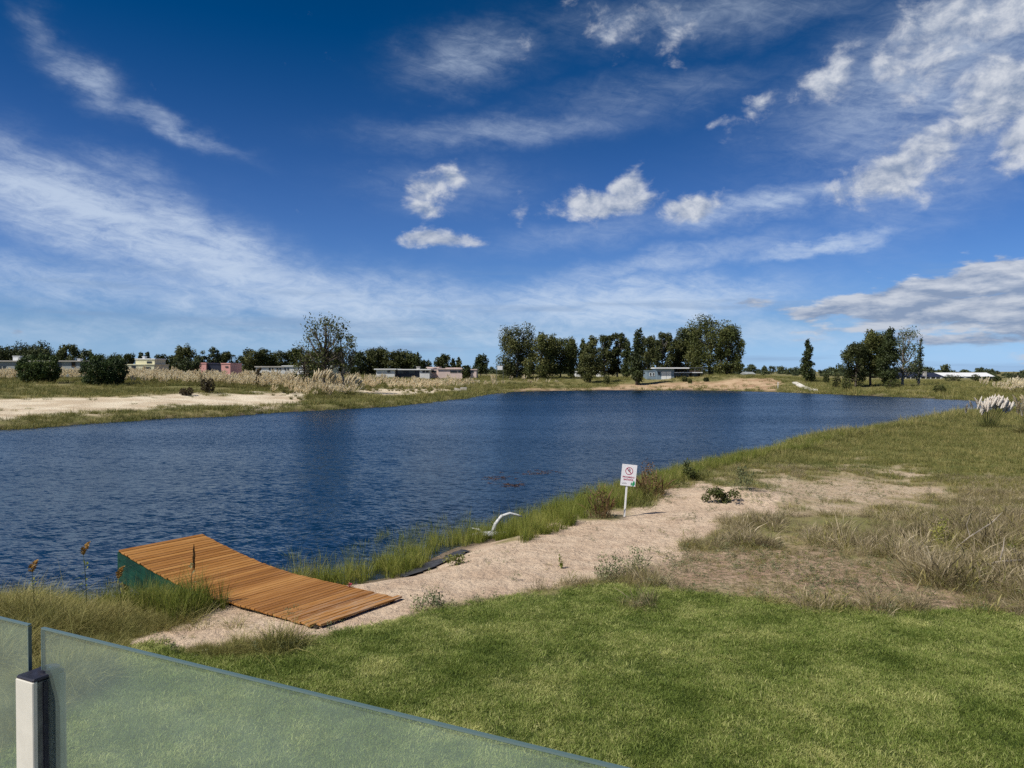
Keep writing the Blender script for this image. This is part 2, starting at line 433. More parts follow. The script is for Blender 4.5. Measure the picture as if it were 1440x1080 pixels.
M['rust'] = plant('rust_seed_stems', (.07, .05, .02), (.17, .10, .045), (.30, .20, .09), .8, .2)
M['plume'] = plant('pampas_plume', (.62, .50, .30), (.88, .77, .54), (.96, .90, .72), .5, .35)
M['plumew'] = plant('pampas_plume_white', (.66, .56, .47), (.85, .78, .68), (.94, .90, .82), .5, .35)
M['pleaf'] = plant('pampas_leaf', (.07, .085, .02), (.17, .17, .05), (.36, .31, .13), .4, .2)
M['leafd'] = plant('dark_leaves', (.016, .025, .008), (.042, .057, .016), (.095, .108, .030), .25, .12)
M['leafm'] = plant('poplar_leaves', (.024, .032, .010), (.062, .074, .022), (.135, .135, .042), .22, .18)
M['leafb'] = plant('olive_leaves', (.034, .046, .012), (.082, .098, .026), (.165, .16, .05), .3, .2)
M['leaffar'] = plant('distant_leaves', (.035, .05, .024), (.07, .09, .04), (.13, .145, .06), .1, .12)
M['pine'] = plant('bush_leaves', (.010, .022, .006), (.036, .062, .014), (.12, .16, .035), .6, .12)
M['brush'] = plant('dark_brush', (.03, .025, .012), (.06, .045, .022), (.11, .08, .04), .8, .1)
M['bark'] = simple('bark', (.10, .08, .06), .9, var=.3, scale=3)
M['barkg'] = simple('bark_grey', (.22, .20, .17), .9, var=.3, scale=3)
M['white'] = simple('white_paint', (.80, .80, .78), .5, var=.03)
M['wallw'] = simple('white_render', (.66, .66, .63), .8, var=.06, scale=.8)
M['wallg'] = simple('grey_render', (.30, .32, .31), .8, var=.08, scale=.8)
M['wallb'] = simple('bluegrey_render', (.20, .27, .33), .7, var=.08, scale=.5)
M['wally'] = simple('cream_render', (.72, .68, .46), .8, var=.05, scale=.8)
M['wallp'] = simple('pink_render', (.72, .36, .32), .8, var=.05, scale=.8)
M['wallpp'] = simple('pale_pink_render', (.68, .54, .48), .8, var=.05, scale=.8)
M['roofd'] = simple('dark_roof', (.022, .026, .045), .5, var=.2, scale=.8)
M['conc'] = simple('concrete', (.46, .43, .38), .85, var=.12, scale=2, bump=.3)
M['pathc'] = simple('pale_concrete', (.74, .70, .62), .85, var=.06, scale=2)
M['green'] = simple('green_board_paint', (.004, .046, .026), .5, var=.3, scale=5, bump=.2)
M['darkw'] = simple('dark_timber', (.05, .035, .025), .9, var=.3, scale=8)
M['cream'] = simple('cream_coated_aluminium', (.62, .585, .49), .5, var=.03, scale=25)
M['dmetal'] = simple('dark_grey_metal', (.13, .135, .13), .45, metal=.3, var=.2, scale=30)
M['black'] = simple('black_plastic', (.022, .022, .035), .5, var=.2, scale=40)
M['chrome'] = simple('screw_metal', (.5, .5, .5), .3, metal=.9)
M['driftw'] = simple('bleached_driftwood', (.62, .62, .60), .85, var=.25, scale=9, bump=.4)
M['twig'] = simple('dry_branch', (.36, .31, .25), .9, var=.25, scale=9)
M['liner'] = simple('black_pond_liner', (.055, .055, .058), .65, var=.35, scale=4, bump=.5)
M['signw'] = simple('white_sign_face', (.85, .85, .86), .4, var=.02)
M['signr'] = simple('crimson_print', (.42, .02, .08), .5, var=.02)
M['signk'] = simple('grey_print', (.16, .14, .15), .5, var=.02)
M['signg'] = simple('green_print', (.02, .30, .12), .5, var=.02)
M['win'] = simple('window_glass', (.02, .025, .03), .12, var=.1, spec=.6)
M['ochre'] = plant('ochre_seed_head', (.35, .20, .05), (.55, .34, .10), (.70, .50, .20), .8, .4)
M['weed'] = plant('water_weed', (.05, .03, .025), (.10, .06, .05), (.13, .11, .06), .9, .1)

def wood_mat():
    m, nt, b = newmat('oiled_plank_wood')
    tcn = nt.nodes.new('ShaderNodeTexCoord'); oi = nt.nodes.new('ShaderNodeObjectInfo')
    ox, oy, oz = separate(nt, tcn.outputs['Object'])
    rnd = V(nt, oi.outputs['Random'])
    vec = combine(nt, ox * 1.6 + rnd * 40, oy * 42, oz * 20)
    g1 = noise(nt, vec, 1, 6, .65, .6); g2 = noise(nt, vec, .35, 3, .5)
    t = g1 * .62 + g2 * .30 + rnd * .24 - .05
    cr = nt.nodes.new('ShaderNodeValToRGB'); nt.links.new(t.s, cr.inputs[0])
    e = cr.color_ramp.elements; e[0].position = .2; e[0].color = (.09, .030, .007, 1); e[1].position = .85; e[1].color = (.56, .29, .085, 1)
    q = e.new(.5); q.color = (.32, .135, .026, 1)
    # bleached streaks at the shore end of the deck
    at_ = nt.nodes.new('ShaderNodeAttribute'); at_.attribute_type = 'OBJECT'; at_.attribute_name = 'worn'
    wn = (g1.sstep(.5, .62) * V(nt, at_.outputs['Fac']))
    nt.links.new(mixc(nt, wn * .75, cr.outputs[0], (.42, .33, .25)), b.inputs['Base Color'])
    b.inputs['Roughness'].default_value = .62; b.inputs['Specular IOR Level'].default_value = .3
    bp = nt.nodes.new('ShaderNodeBump'); bp.inputs['Strength'].default_value = .5; bp.inputs['Distance'].default_value = .004
    nt.links.new(g1.s, bp.inputs['Height']); nt.links.new(bp.outputs[0], b.inputs['Normal'])
    return m
M['plank'] = wood_mat()

def glass_mat():
    m, nt, b = newmat('dusty_safety_glass')
    g = nt.nodes.new('ShaderNodeNewGeometry')
    tr = nt.nodes.new('ShaderNodeBsdfTransparent'); tr.inputs[0].default_value = (.90, .955, .93, 1)
    gl = nt.nodes.new('ShaderNodeBsdfGlossy'); gl.inputs['Roughness'].default_value = .02
    df = nt.nodes.new('ShaderNodeBsdfDiffuse'); df.inputs[0].default_value = (.50, .62, .52, 1)
    n = noise(nt, g.outputs['Position'], 9, 5, .7); sm = noise(nt, mapping(nt, g.outputs['Position'], scale=(2, 2, 7), rot=(0, .5, 0)), 1, 4, .6)
    a = nt.nodes.new('ShaderNodeMixShader'); nt.links.new((n * .08 + sm * .10 + .02).s, a.inputs[0])
    nt.links.new(tr.outputs[0], a.inputs[1]); nt.links.new(df.outputs[0], a.inputs[2])
    fr = nt.nodes.new('ShaderNodeFresnel'); fr.inputs[0].default_value = 1.45
    c = nt.nodes.new('ShaderNodeMixShader'); nt.links.new((V(nt, fr.outputs[0]) * .7 * (1.0 - V(nt, g.outputs['Backfacing']))).s, c.inputs[0])
    nt.links.new(a.outputs[0], c.inputs[1]); nt.links.new(gl.outputs[0], c.inputs[2])
    nt.links.new(c.outputs[0], nt.nodes['Material Output'].inputs[0])
    return m
M['glass'] = glass_mat()
def glass_edge():
    m, nt, b = newmat('green_glass_edge')
    b.inputs['Base Color'].default_value = (.10, .155, .145, 1); b.inputs['Roughness'].default_value = .25
    b.inputs['Specular IOR Level'].default_value = .7
    return m
M['gedge'] = glass_edge()

# ground
def ground_mat():
    m, nt, b = newmat('ground_soil_and_turf')
    g = nt.nodes.new('ShaderNodeNewGeometry'); pos = g.outputs['Position']
    def attr(n_):
        a = nt.nodes.new('ShaderNodeAttribute'); a.attribute_name = n_; return a
    z1 = attr('zone_a'); z2 = attr('zone_b')
    lawn, sand, soil = separate(nt, z1.outputs['Vector'])
    mead, fs, wet = separate(nt, z2.outputs['Vector'])
    f1 = noise(nt, pos, 1.3, 6, .65); f2 = noise(nt, pos, 9, 6, .7); f3 = noise(nt, pos, .09, 5, .6); f4 = noise(nt, pos, 40, 4, .7)
    # wild grassland
    c = mixc(nt, f3.sstep(.38, .62), (.19, .18, .07), (.33, .27, .13))
    c = mixc(nt, f1.sstep(.42, .68), c, (.15, .165, .05))
    c = mixc(nt, f2.sstep(.5, .72) * .5, c, (.44, .36, .22))
    cm_ = mixc(nt, f1.sstep(.35, .65), (.13, .15, .045), (.24, .23, .085))
    c = mixc(nt, mead, c, cm_)
    cs = mixc(nt, f1.sstep(.3, .7), (.38, .25, .17), (.50, .37, .26))
    c = mixc(nt, soil, c, mixc(nt, f2.sstep(.45, .6), cs, (.26, .21, .12)))
    cl = mixc(nt, f1.sstep(.3, .7), (.03, .045, .012), (.06, .08, .02))
    c = mixc(nt, lawn, c, cl)
    c = mixc(nt, (f4.sstep(.48, .62) * .55 + f2.sstep(.48, .6) * .35) * (1.0 - lawn), c, mixc(nt, f1.sstep(.4, .6), (.07, .065, .03), (.12, .09, .05)))
    sa = mixc(nt, f1.sstep(.35, .65), (.54, .40, .28), (.68, .53, .38))
    sa = mixc(nt, f2.sstep(.50, .68) * .55, sa, (.36, .25, .165))
    sa = mixc(nt, f4.sstep(.58, .75) * .5, sa, (.76, .65, .50))
    c = mixc(nt, sand, c, sa)
    fsc = mixc(nt, noise(nt, pos, .25, 5, .6).sstep(.35, .65), (.56, .45, .31), (.76, .66, .49))
    z3 = attr('zone_c'); tan_, edge_, z3c = separate(nt, z3.outputs['Vector'])
    c = mixc(nt, fs, c, fsc)
    c = mixc(nt, tan_, c, mixc(nt, noise(nt, pos, .3, 6, .65).sstep(.35, .65), (.36, .235, .14), (.52, .38, .24)))
    c = mixc(nt, edge_, c, (.16, .12, .085))
    c = mixc(nt, wet * .75, c, (.085, .065, .045))
    nt.links.new(c, b.inputs['Base Color'])
    b.inputs['Roughness'].default_value = .95; b.inputs['Specular IOR Level'].default_value = .1
    hs = (noise(nt, mapping(nt, pos, scale=(1, 1, 1)), 3.4, 6, .66, .3) * .9 + f2 * .35 + f4 * .05)
    bp = nt.nodes.new('ShaderNodeBump'); bp.inputs['Distance'].default_value = .16
    nt.links.new((sand * .85 + soil * .5 + fs * .7 + .3).clamp().s, bp.inputs['Strength'])
    nt.links.new(hs.s, bp.inputs['Height']); nt.links.new(bp.outputs[0], b.inputs['Normal'])
    return m
def build_terrain():
    azs = np.concatenate([np.arange(-46, 56.01, 0.19), np.arange(58, 312, 4.0)])
    rad = np.concatenate([np.arange(0.5, 6, .5), np.geomspace(6, 30, 300), np.geomspace(30.4, 260, 210), np.geomspace(265, 6000, 50)])
    A, Rr = np.meshgrid(np.radians(azs), rad, indexing='ij')
    x = np.sin(A) * Rr; y = np.cos(A) * Rr
    xs, ys = x.ravel(), y.ravel()
    z = H(xs, ys)
    zo = zones(xs, ys, z)
    sd, w = shore(xs, ys)
    wet = sst(.9, .1, sd) * sst(-2, 0.0, sd)
    deep = sst(0, -1.2, sd)
    wet = np.maximum(wet, deep)
    sand = np.maximum(zo['sand'], zo['sand2'] * .75)
    sand = np.maximum(sand, .6 * sst(.9, .2, sd) * (w < .5) * (sd > 0))
    front = ys > 1
    za = np.stack([zo['lawn'] * front + (~front), sand * front, zo['soil'] * front], 1)
    zb = np.stack([zo['mead'] * front, zo['fsand'] * front, wet], 1)
    edge = sst(1.6, .5, sd) * (sd > 0) * (w > .5) * (fbm(xs / 5, ys / 5, 3, 66) > -.06)
    zc = np.stack([zo['tan'] * front, edge, edge * 0], 1)
    na, nr = A.shape
    i = np.arange(na)[:, None]; j = np.arange(nr - 1)[None, :]
    i2 = (i + 1) % na
    fa = np.stack([i * nr + j, i * nr + j + 1, i2 * nr + j + 1, i2 * nr + j], -1).reshape(-1, 4)
    me = mesh('ground', np.stack([xs, ys, z], 1), fa, [ground_mat()], True,
              {'zone_a': ('FLOAT_VECTOR', za), 'zone_b': ('FLOAT_VECTOR', zb), 'zone_c': ('FLOAT_VECTOR', zc)})
    o = obj('ground', me); o['kind'] = 'structure'
build_terrain()

# ------------------------------------------------------------------ lake water
def water_mat():
    m, nt, b = newmat('lake_water')
    g = nt.nodes.new('ShaderNodeNewGeometry'); pos = g.outputs['Position']
    # wind ripples as slopes, so that far water stays rough
    def slope(scale, rot, loc, det=3):
        n = nt.nodes.new('ShaderNodeTexNoise'); nt.links.new(rotmap(nt, pos, rot, scale, loc), n.inputs['Vector'])
        n.inputs['Scale'].default_value = 1; n.inputs['Detail'].default_value = det; n.inputs['Roughness'].default_value = .55; n.inputs['Distortion'].default_value = .3
        return V(nt, n.outputs[0]) - .5
    gust = noise(nt, mapping(nt, pos, scale=(.03, .08, 1)), 1, 4, .55).sstep(.35, .65, .7, 1.25)
    kx = ky = None
    for (sc_, an, lo, amp, dt) in (((2.6, 16.0, 1), 40, (0, 0, 0), .66, 3), ((2.8, 14.0, 1), -26, (7, 3, 0), .54, 3), ((3.2, 17.0, 1), 12, (3, 8, 0), .34, 3), ((1.0, 4.2, 1), 20, (2, 9, 0), .24, 2), ((.16, .5, 1), 8, (5, 9, 0), .10, 2)):
        s_ = slope(sc_, an, lo, dt) * amp
        ax, ay = s_ * math.sin(R(an)), s_ * math.cos(R(an))
        kx = ax if kx is None else kx + ax; ky = ay if ky is None else ky + ay
    # facets that lean away from the viewer hide behind the ones that face him
    ix, iy, iz = separate(nt, g.outputs['Incoming'])
    hl = (ix * ix + iy * iy)._m('SQRT').max(1e-4); hx = ix / hl; hy = iy / hl
    b_ = (iz / hl) * 0.5; far_ = b_.sstep(.07, .012)
    amp_ = gust * (far_ * .75 + 1.2); kx = kx * amp_; ky = ky * amp_; kv = kx * hx + ky * hy
    kv2 = (kv + b_)._m('ABSOLUTE') * (far_ * .5 + 1.0) - b_ + 0.03; dk = kv2 - kv  # constant extra tilt towards the viewer also darkens the reflected sky
    kx = kx + dk * hx; ky = ky + dk * hy
    vn = nt.nodes.new('ShaderNodeVectorMath'); vn.operation = 'NORMALIZE'
    nt.links.new(combine(nt, kx, ky, 1.0), vn.inputs[0])
    class bp: outputs = [vn.outputs[0]]
    dp = nt.nodes.new('ShaderNodeAttribute'); dp.attribute_name = 'depth'
    dif = nt.nodes.new('ShaderNodeBsdfDiffuse'); dif.inputs[0].default_value = (.006, .018, .030, 1)
    tr = nt.nodes.new('ShaderNodeBsdfTransparent'); tr.inputs[0].default_value = (.62, .68, .60, 1)
    mx = nt.nodes.new('ShaderNodeMixShader'); nt.links.new(V(nt, dp.outputs['Fac']).sstep(0, .8, .25, 1.0).s, mx.inputs[0])
    nt.links.new(tr.outputs[0], mx.inputs[1]); nt.links.new(dif.outputs[0], mx.inputs[2])
    gl = nt.nodes.new('ShaderNodeBsdfGlossy'); gl.inputs['Roughness'].default_value = .05
    gl.inputs[0].default_value = (.90, .86, .78, 1)
    nt.links.new(bp.outputs[0], gl.inputs['Normal'])
    fr = nt.nodes.new('ShaderNodeFresnel'); fr.inputs[0].default_value = 1.33; nt.links.new(bp.outputs[0], fr.inputs['Normal'])
    c = nt.nodes.new('ShaderNodeMixShader'); nt.links.new((V(nt, fr.outputs[0]) * (far_ * .28 + .42)).s, c.inputs[0])  # reflection strength lowered by hand, most in the near water, to darken it
    nt.links.new(mx.outputs[0], c.inputs[1]); nt.links.new(gl.outputs[0], c.inputs[2])
    nt.links.new(c.outputs[0], nt.nodes['Material Output'].inputs[0])
    return m
def build_water():
    azs = np.radians(np.arange(-89, 89.1, .8)); rad = np.geomspace(6, 260, 200)
    A, Rr = np.meshgrid(azs, rad, indexing='ij'); xs, ys = (np.sin(A) * Rr).ravel(), (np.cos(A) * Rr).ravel()
    sd, w = shore(xs, ys)
    dep = np.clip(-sd * .16, 0, 2)
    na, nr = A.shape
    i = np.arange(na - 1)[:, None]; j = np.arange(nr - 1)[None, :]
    fa = np.stack([i * nr + j, i * nr + j + 1, (i + 1) * nr + j + 1, (i + 1) * nr + j], -1).reshape(-1, 4)
    keep = (sd[fa] < 3).any(1)
    me = mesh('water', np.stack([xs, ys, np.full_like(xs, WZ)], 1), fa[keep], [water_mat()], True, {'depth': ('FLOAT', dep)})
    o = obj('water', me); o['kind'] = 'structure'
build_water()

# ------------------------------------------------------------------ grass prototypes (kept out of the scene, instanced by geometry nodes)
def blades(n, rad, hmin, hmax, wd, lean=.3, curve=.35, seed=0, segs=2, heads=0.0, head_w=3.0, wind=.0):
    r = np.random.default_rng(seed)
    vs, fs, tint = [], [], []
    for i in range(n):
        a = r.uniform(0, 6.283); q = rad * math.sqrt(r.uniform()); bx_, by_ = q * math.cos(a), q * math.sin(a)
        h = r.uniform(hmin, hmax) * (1 - .35 * (q / rad if rad else 0)); d = a + r.normal() * .9
        ln = abs(r.normal()) * lean * h; cv = abs(r.normal()) * curve * h
        w = wd * r.uniform(.6, 1.3); f = r.uniform(0, 6.283)
        wx_, wy_ = math.cos(f) * w, math.sin(f) * w
        head = r.uniform() < heads
        b = len(vs); t_ = r.uniform()
        for s in range(segs + 1):
            t = s / segs
            k_ = (1 - t) * 1.0
            if head and s == segs - 1: k_ = head_w
            cx = bx_ + math.cos(d) * (ln * t + cv * t * t) + wind * h * t * t; cy = by_ + math.sin(d) * (ln * t + cv * t * t)
            cz = h * (t - .25 * (ln + cv) / h * t * t * t)
            if s < segs:
                vs += [(cx - wx_ * k_, cy - wy_ * k_, cz), (cx + wx_ * k_, cy + wy_ * k_, cz)]; tint += [t_ * .8 + t * .2] * 2
            else:
                vs.append((cx, cy, cz)); tint.append(min(1, t_ * .8 + .25))
        for s in range(segs - 1):
            fs.append((b + 2 * s, b + 2 * s + 1, b + 2 * s + 3)); fs.append((b + 2 * s, b + 2 * s + 3, b + 2 * s + 2))
        fs.append((b + 2 * segs - 2, b + 2 * segs - 1, b + 2 * segs))
    return np.array(vs), np.array(fs), np.array(tint)
def join(*parts):
    vs, fs, ts, mi = [], [], [], []; b = 0
    for k_, (v, f, t) in enumerate(parts):
        vs.append(v); fs.append(f + b); ts.append(t); mi += [k_] * len(f); b += len(v)
    return np.concatenate(vs), np.concatenate(fs), np.concatenate(ts), mi
def proto(name, v, f, t, mats, mi=None):
    return obj(name, mesh(name, v, f, mats, False, {'tint': ('FLOAT', t)}, mi), link=False)
def leafcloud(centers, radii, n, size, seed, flat=.0, up=.25):
    """rhombic leaf faces spread through clusters"""
    r = np.random.default_rng(seed)
    centers = np.array(centers, float); radii = np.array(radii, float)
    wgt = radii.prod(1) ** .72; ci = r.choice(len(centers), n, p=wgt / wgt.sum())
    d = r.normal(size=(n, 3)); d /= np.linalg.norm(d, axis=1)[:, None]
    rr = r.uniform(0, 1, n) ** .42 * (1 + .22 * r.normal(size=n).clip(-1.2, 1.2) * .6)
    p = centers[ci] + d * rr[:, None] * radii[ci]
    nrm = d * .8 + r.normal(size=(n, 3)) * .8 + np.array([0, 0, up]); nrm /= np.linalg.norm(nrm, axis=1)[:, None]
    t1 = np.cross(nrm, r.normal(size=(n, 3))); t1 /= np.linalg.norm(t1, axis=1)[:, None]; t2 = np.cross(nrm, t1)
    s = size * r.uniform(.55, 1.35, n)[:, None]
    v = np.stack([p - t1 * s, p - t2 * s * .55 + nrm * s * .12, p + t1 * s, p + t2 * s * .55 + nrm * s * .12], 1).reshape(-1, 3)
    f = np.arange(n * 4).reshape(-1, 4)
    ctint = r.uniform(0, 1, len(centers))
    tint = np.repeat(np.clip(ctint[ci] * .45 + r.uniform(0, .55, n), 0, 1), 4)
    return v, f, tint

def make_coll(name, objs):
    c = bpy.data.collections.new(name)
    for o in objs: c.objects.link(o)
    return c
def inst_tree(coll):
    ng = bpy.data.node_groups.new('scatter', 'GeometryNodeTree')
    ng.interface.new_socket('Geometry', in_out='INPUT', socket_type='NodeSocketGeometry')
    ng.interface.new_socket('Geometry', in_out='OUTPUT', socket_type='NodeSocketGeometry')
    N, L = ng.nodes, ng.links
    gi = N.new('NodeGroupInput'); go = N.new('NodeGroupOutput')
    ci = N.new('GeometryNodeCollectionInfo'); ci.inputs[0].default_value = coll
    ci.inputs['Separate Children'].default_value = True; ci.inputs['Reset Children'].default_value = True
    ip = N.new('GeometryNodeInstanceOnPoints'); ip.inputs['Pick Instance'].default_value = True
    def na(n_, t):
        a = N.new('GeometryNodeInputNamedAttribute'); a.data_type = t; a.inputs[0].default_value = n_; return a.outputs[0]
    er = N.new('FunctionNodeEulerToRotation')
    L.new(na('rot', 'FLOAT_VECTOR'), er.inputs[0]); L.new(er.outputs[0], ip.inputs['Rotation'])
    L.new(na('scl', 'FLOAT_VECTOR'), ip.inputs['Scale']); L.new(na('pick', 'INT'), ip.inputs['Instance Index'])
    L.new(gi.outputs[0], ip.inputs['Points']); L.new(ci.outputs[0], ip.inputs['Instance']); L.new(ip.outputs[0], go.inputs[0])
    return ng
def scatter(name, pts, coll, smin=.8, smax=1.25, tilt=.08, scl=None, kind='stuff', rotz=None):
    n = len(pts); r = np.random.default_rng(len(name) * 7 + n)
    s = r.uniform(smin, smax, n) if scl is None else scl * r.uniform(smin, smax, n)
    rz = r.uniform(0, 6.283, n) if rotz is None else rotz + r.normal(size=n) * .5
    rot = np.stack([r.normal(size=n) * tilt, r.normal(size=n) * tilt, rz], 1)
    me = mesh(name, pts, [], None, False, {'rot': ('FLOAT_VECTOR', rot), 'scl': ('FLOAT_VECTOR', np.stack([s, s, s * r.uniform(.8, 1.2, n)], 1)),
                                            'pick': ('INT', r.integers(0, len(coll.objects), n))})
    o = obj(name, me); o['kind'] = kind
    md = o.modifiers.new('scatter', 'NODES'); md.node_group = inst_tree(coll)
    return o
def sample(n, azr, rr, seed, power=1.0):
    """random land points in a sector round the terrace"""
    r = np.random.default_rng(seed)
    a = np.radians(r.uniform(azr[0], azr[1], n)); q = (r.uniform(rr[0] ** (2 * power), rr[1] ** (2 * power), n)) ** (1 / (2 * power)) if power > 0 else np.exp(r.uniform(math.log(rr[0]), math.log(rr[1]), n))
    x, y = np.sin(a) * q, np.cos(a) * q
    z = H(x, y); sd, w = shore(x, y)
    return x, y, z, sd, w, zones(x, y, z), r
def pick(x, y, z, keep): return np.stack([x[keep], y[keep], z[keep] - .01], 1)

def T3(v, f, t): return v, f, t
# lawn
LP = []
for i in range(5):
    v, f, t = blades(150, .17, .022, .060, .0044, .55, .6, 100 + i, 2)
    LP.append(proto('lawn_tuft', v, f, t, [M['lawn']]))
C_lawn = make_coll('lawn_protos', LP)
x, y, z, sd, w, zo, r = sample(70000, (-46, 58), (6.0, 24), 1)
keep = (r.uniform(size=len(x)) < zo['lawn'] * 1.0) & (sd > .5)
scatter('lawn_grass', pick(x, y, z, keep), C_lawn, .75, 1.35, .1)
print('lawn', keep.sum())
# slightly longer unmown tufts near lawn edge
RP = [proto('reed_tuft', *T3(*blades(44, .16, .35, .85, .006, .16, .25, 200 + i, 3)), [M['reed']]) for i in range(5)]
C_reed = make_coll('reed_protos', RP)
DP = [proto('dry_tuft', *T3(*blades(84, .22, .12, .58, .0030, .55, .5, 300 + i, 3, .3, 2.6)), [M['dry']]) for i in range(4)]
DP += [proto('dry_tuft', *T3(*blades(70, .22, .10, .42, .0034, .5, .5, 340 + i, 3, .2, 2.6)), [M['wild']]) for i in range(3)]
C_dry = make_coll('dry_protos', DP)
WP = [proto('wild_tuft', *T3(*blades(70, .22, .15, .5, .0048, .6, .9, 400 + i, 3)), [M['wild']]) for i in range(4)]
WP += [proto('wild_tuft', *T3(*blades(60, .2, .1, .4, .005, .5, .6, 440 + i, 3)), [M['mead']]) for i in range(3)]
C_wild = make_coll('wild_protos', WP)
MP = [proto('meadow_tuft', *T3(*blades(60, .32, .10, .34, .009, .5, .5, 500 + i, 2)), [M['mead']]) for i in range(4)]
MP += [proto('meadow_tuft', *T3(*blades(50, .3, .15, .45, .008, .4, .5, 540 + i, 2)), [M['wild']]) for i in range(2)]
C_mead = make_coll('meadow_protos', MP)
# low weeds: small rosettes of leaves
GP = []
for i in range(4):
    rr_ = np.random.default_rng(600 + i)
    cs = [(rr_.normal() * .10, rr_.normal() * .10, .04 + abs(rr_.normal()) * .05) for _ in range(5)]
    v, f, t = leafcloud(cs, [(.06, .06, .03)] * 5, 70, .011, 610 + i)
    GP.append(proto('low_weed', v, f, t, [M['grey'] if i < 3 else M['mead']]))
C_weed = make_coll('weed_protos', GP)

# reeds and rank grass along the near water's edge
x, y, z, sd, w, zo, r = sample(90000, (-44, 44), (9, 90), 2, .55)
u, v_ = proj(x, y, z)
dens = np.where(u < 400, .5, np.where(u < 700, .75, 1.0)) * (.35 + 1.3 * (fbm(x / 1.5, y / 1.5, 3, 77) + .45))
strip = (sd > -1.5 - 0.9 * (u < 660)) & (sd < np.where(u > 700, 1.9, np.where(u < 300, .8, .22))) & (w < .5)
jx, jy = (x + 3.01), (y - 11.68)
js = jx * -.819 + jy * .574; jt = jx * .574 + jy * .819
onjet = (js > -.3) & (js < 6.0) & (jt > -.12) & (jt < 1.95)
keep = strip & (r.uniform(size=len(x)) < dens * .85) & ~onjet & ~((u < 140) & (sd < -.3))
keep &= ~((sd < -.7) & (r.uniform(size=len(x)) < .55))
pz = np.maximum(z, WZ - .22)
keep &= ~((u > 600) & (u < 735) & (sd > -.25) & (y < 19))
scatter('shore_reeds', np.stack([x[keep], y[keep], pz[keep]], 1), C_reed, .5, .95, .08)
print('reeds', keep.sum())
r2 = np.random.default_rng(404); n_ = 110
ss_, tt_ = r2.uniform(2.2, 5.5, n_), -r2.uniform(.12, .95, n_)
sx_, sy_ = -3.01 - .819 * ss_ + .574 * tt_, 11.68 + .574 * ss_ + .819 * tt_
scatter('jetty_side_reeds', np.stack([sx_, sy_, np.maximum(H(sx_, sy_), WZ - .2)], 1), C_reed, .7, 1.15, .1, scl=np.where(ss_ > 4.4, .75, 1.0))
# dead yellowing wild grass in the bottom left by the jetty
x, y, z, sd, w, zo, r = sample(26000, (-46, -8), (7, 17), 3)
u, v_ = proj(x, y, z)
jx, jy = (x + 3.01), (y - 11.68)
js = jx * -.819 + jy * .574; jt = jx * .574 + jy * .819
onjet = (js > -.5) & (js < 6.0) & (jt > -.15) & (jt < 1.95)
keep = (sd > -.1) & (w < .5) & (r.uniform(size=len(x)) < (1 - zo['lawn']) * (1 - zo['sand'] * .985) * .9) & (u < 420) & ~onjet
scatter('wild_grass', pick(x, y, z, keep), C_wild, .5, 1.25, .28, scl=np.clip(.72 + 2.0 * fbm(x / .8, y / .8, 3, 301)[keep], .3, 1.5))
print('wild', keep.sum())
# dry grass on the right
x, y, z, sd, w, zo, r = sample(82000, (0, 54), (11, 34), 4)
u, v_ = proj(x, y, z)
cl = fbm(x / .9, y / .9, 3, 91) + fbm(x / 3, y / 3, 2, 95) * .8
bare = np.clip(zo['sand'] * .985 + zo['sand2'] * .88 + zo['soil'] * .68, 0, .985)
prob = (1 - bare) * np.clip(.55 + cl * 1.5, .05, 1) * (1 - zo['lawn']) * (1 - .45 * zo['mead'])
keep = (sd > 1.2) & (w < .5) & (r.uniform(size=len(x)) < prob * .62) & (u > 690) & ~((u < 930) & (v_ < 790))
tall = np.where((zo['soil'] > .4) | (zo['sand2'] > .3) | (zo['sand'] > .3), .42, .92) * np.where((v_ < 730), .6, 1.0) * np.where(v_ < 690, .8, 1.0) * sst(620, 1150, u + 200 * (v_ > 760)) * (1 + .12 * sst(1120, 1300, u) * (v_ > 715))
scatter('dry_grass', pick(x, y, z, keep), C_dry, .5, 1.3, .26, scl=tall[keep] * np.clip(.9 + 1.6 * fbm(x / .9, y / .9, 3, 311)[keep], .4, 1.6))
print('dry', keep.sum())
# small weeds on sand, soil and along the lawn edge
edge = np.clip(zo['lawn'] * (1 - zo['lawn']) * 4, 0, 1)
x2, y2, z2, sd2, w2, zo2, r = sample(60000, (-30, 46), (9, 36), 5)
u2, v2 = proj(x2, y2, z2)
edge = np.clip(zo2['lawn'] * (1 - zo2['lawn']) * 4, 0, 1)
cl = fbm(x2 / 1.2, y2 / 1.2, 3, 191)
prob = zo2['soil'] * .55 * (.2 + 1.6 * np.clip(cl + .3, 0, 1)) + zo2['sand2'] * .12 + edge * .5 + zo2['sand'] * .015 + (cl > .17) * zo2['sand'] * .35 * (u2 > 900)
keep = (sd2 > .6) & (w2 < .5) & (r.uniform(size=len(x2)) < prob * .55)
scatter('low_weeds', pick(x2, y2, z2, keep), C_weed, .5, 1.3, .1)
print('weeds', keep.sum())
# green meadow beyond
x, y, z, sd, w, zo, r = sample(72000, (8, 54), (22, 110), 6, .6)
prob = np.clip(zo['mead'] + .35 * (1 - zo['sand2']), 0, 1) * (1 - .93 * zo['sand2']) * (1 - zo['sand'])
keep = (sd > -.1) & (w < .5) & (r.uniform(size=len(x)) < prob * .8)
scatter('meadow_grass', pick(x, y, z, keep), C_mead, .7, 1.35, .1, scl=np.clip(np.hypot(x, y)[keep] / 45, .8, 1.6) * (.75 + .9 * sst(3.5, .5, sd[keep])))
print('meadow', keep.sum())
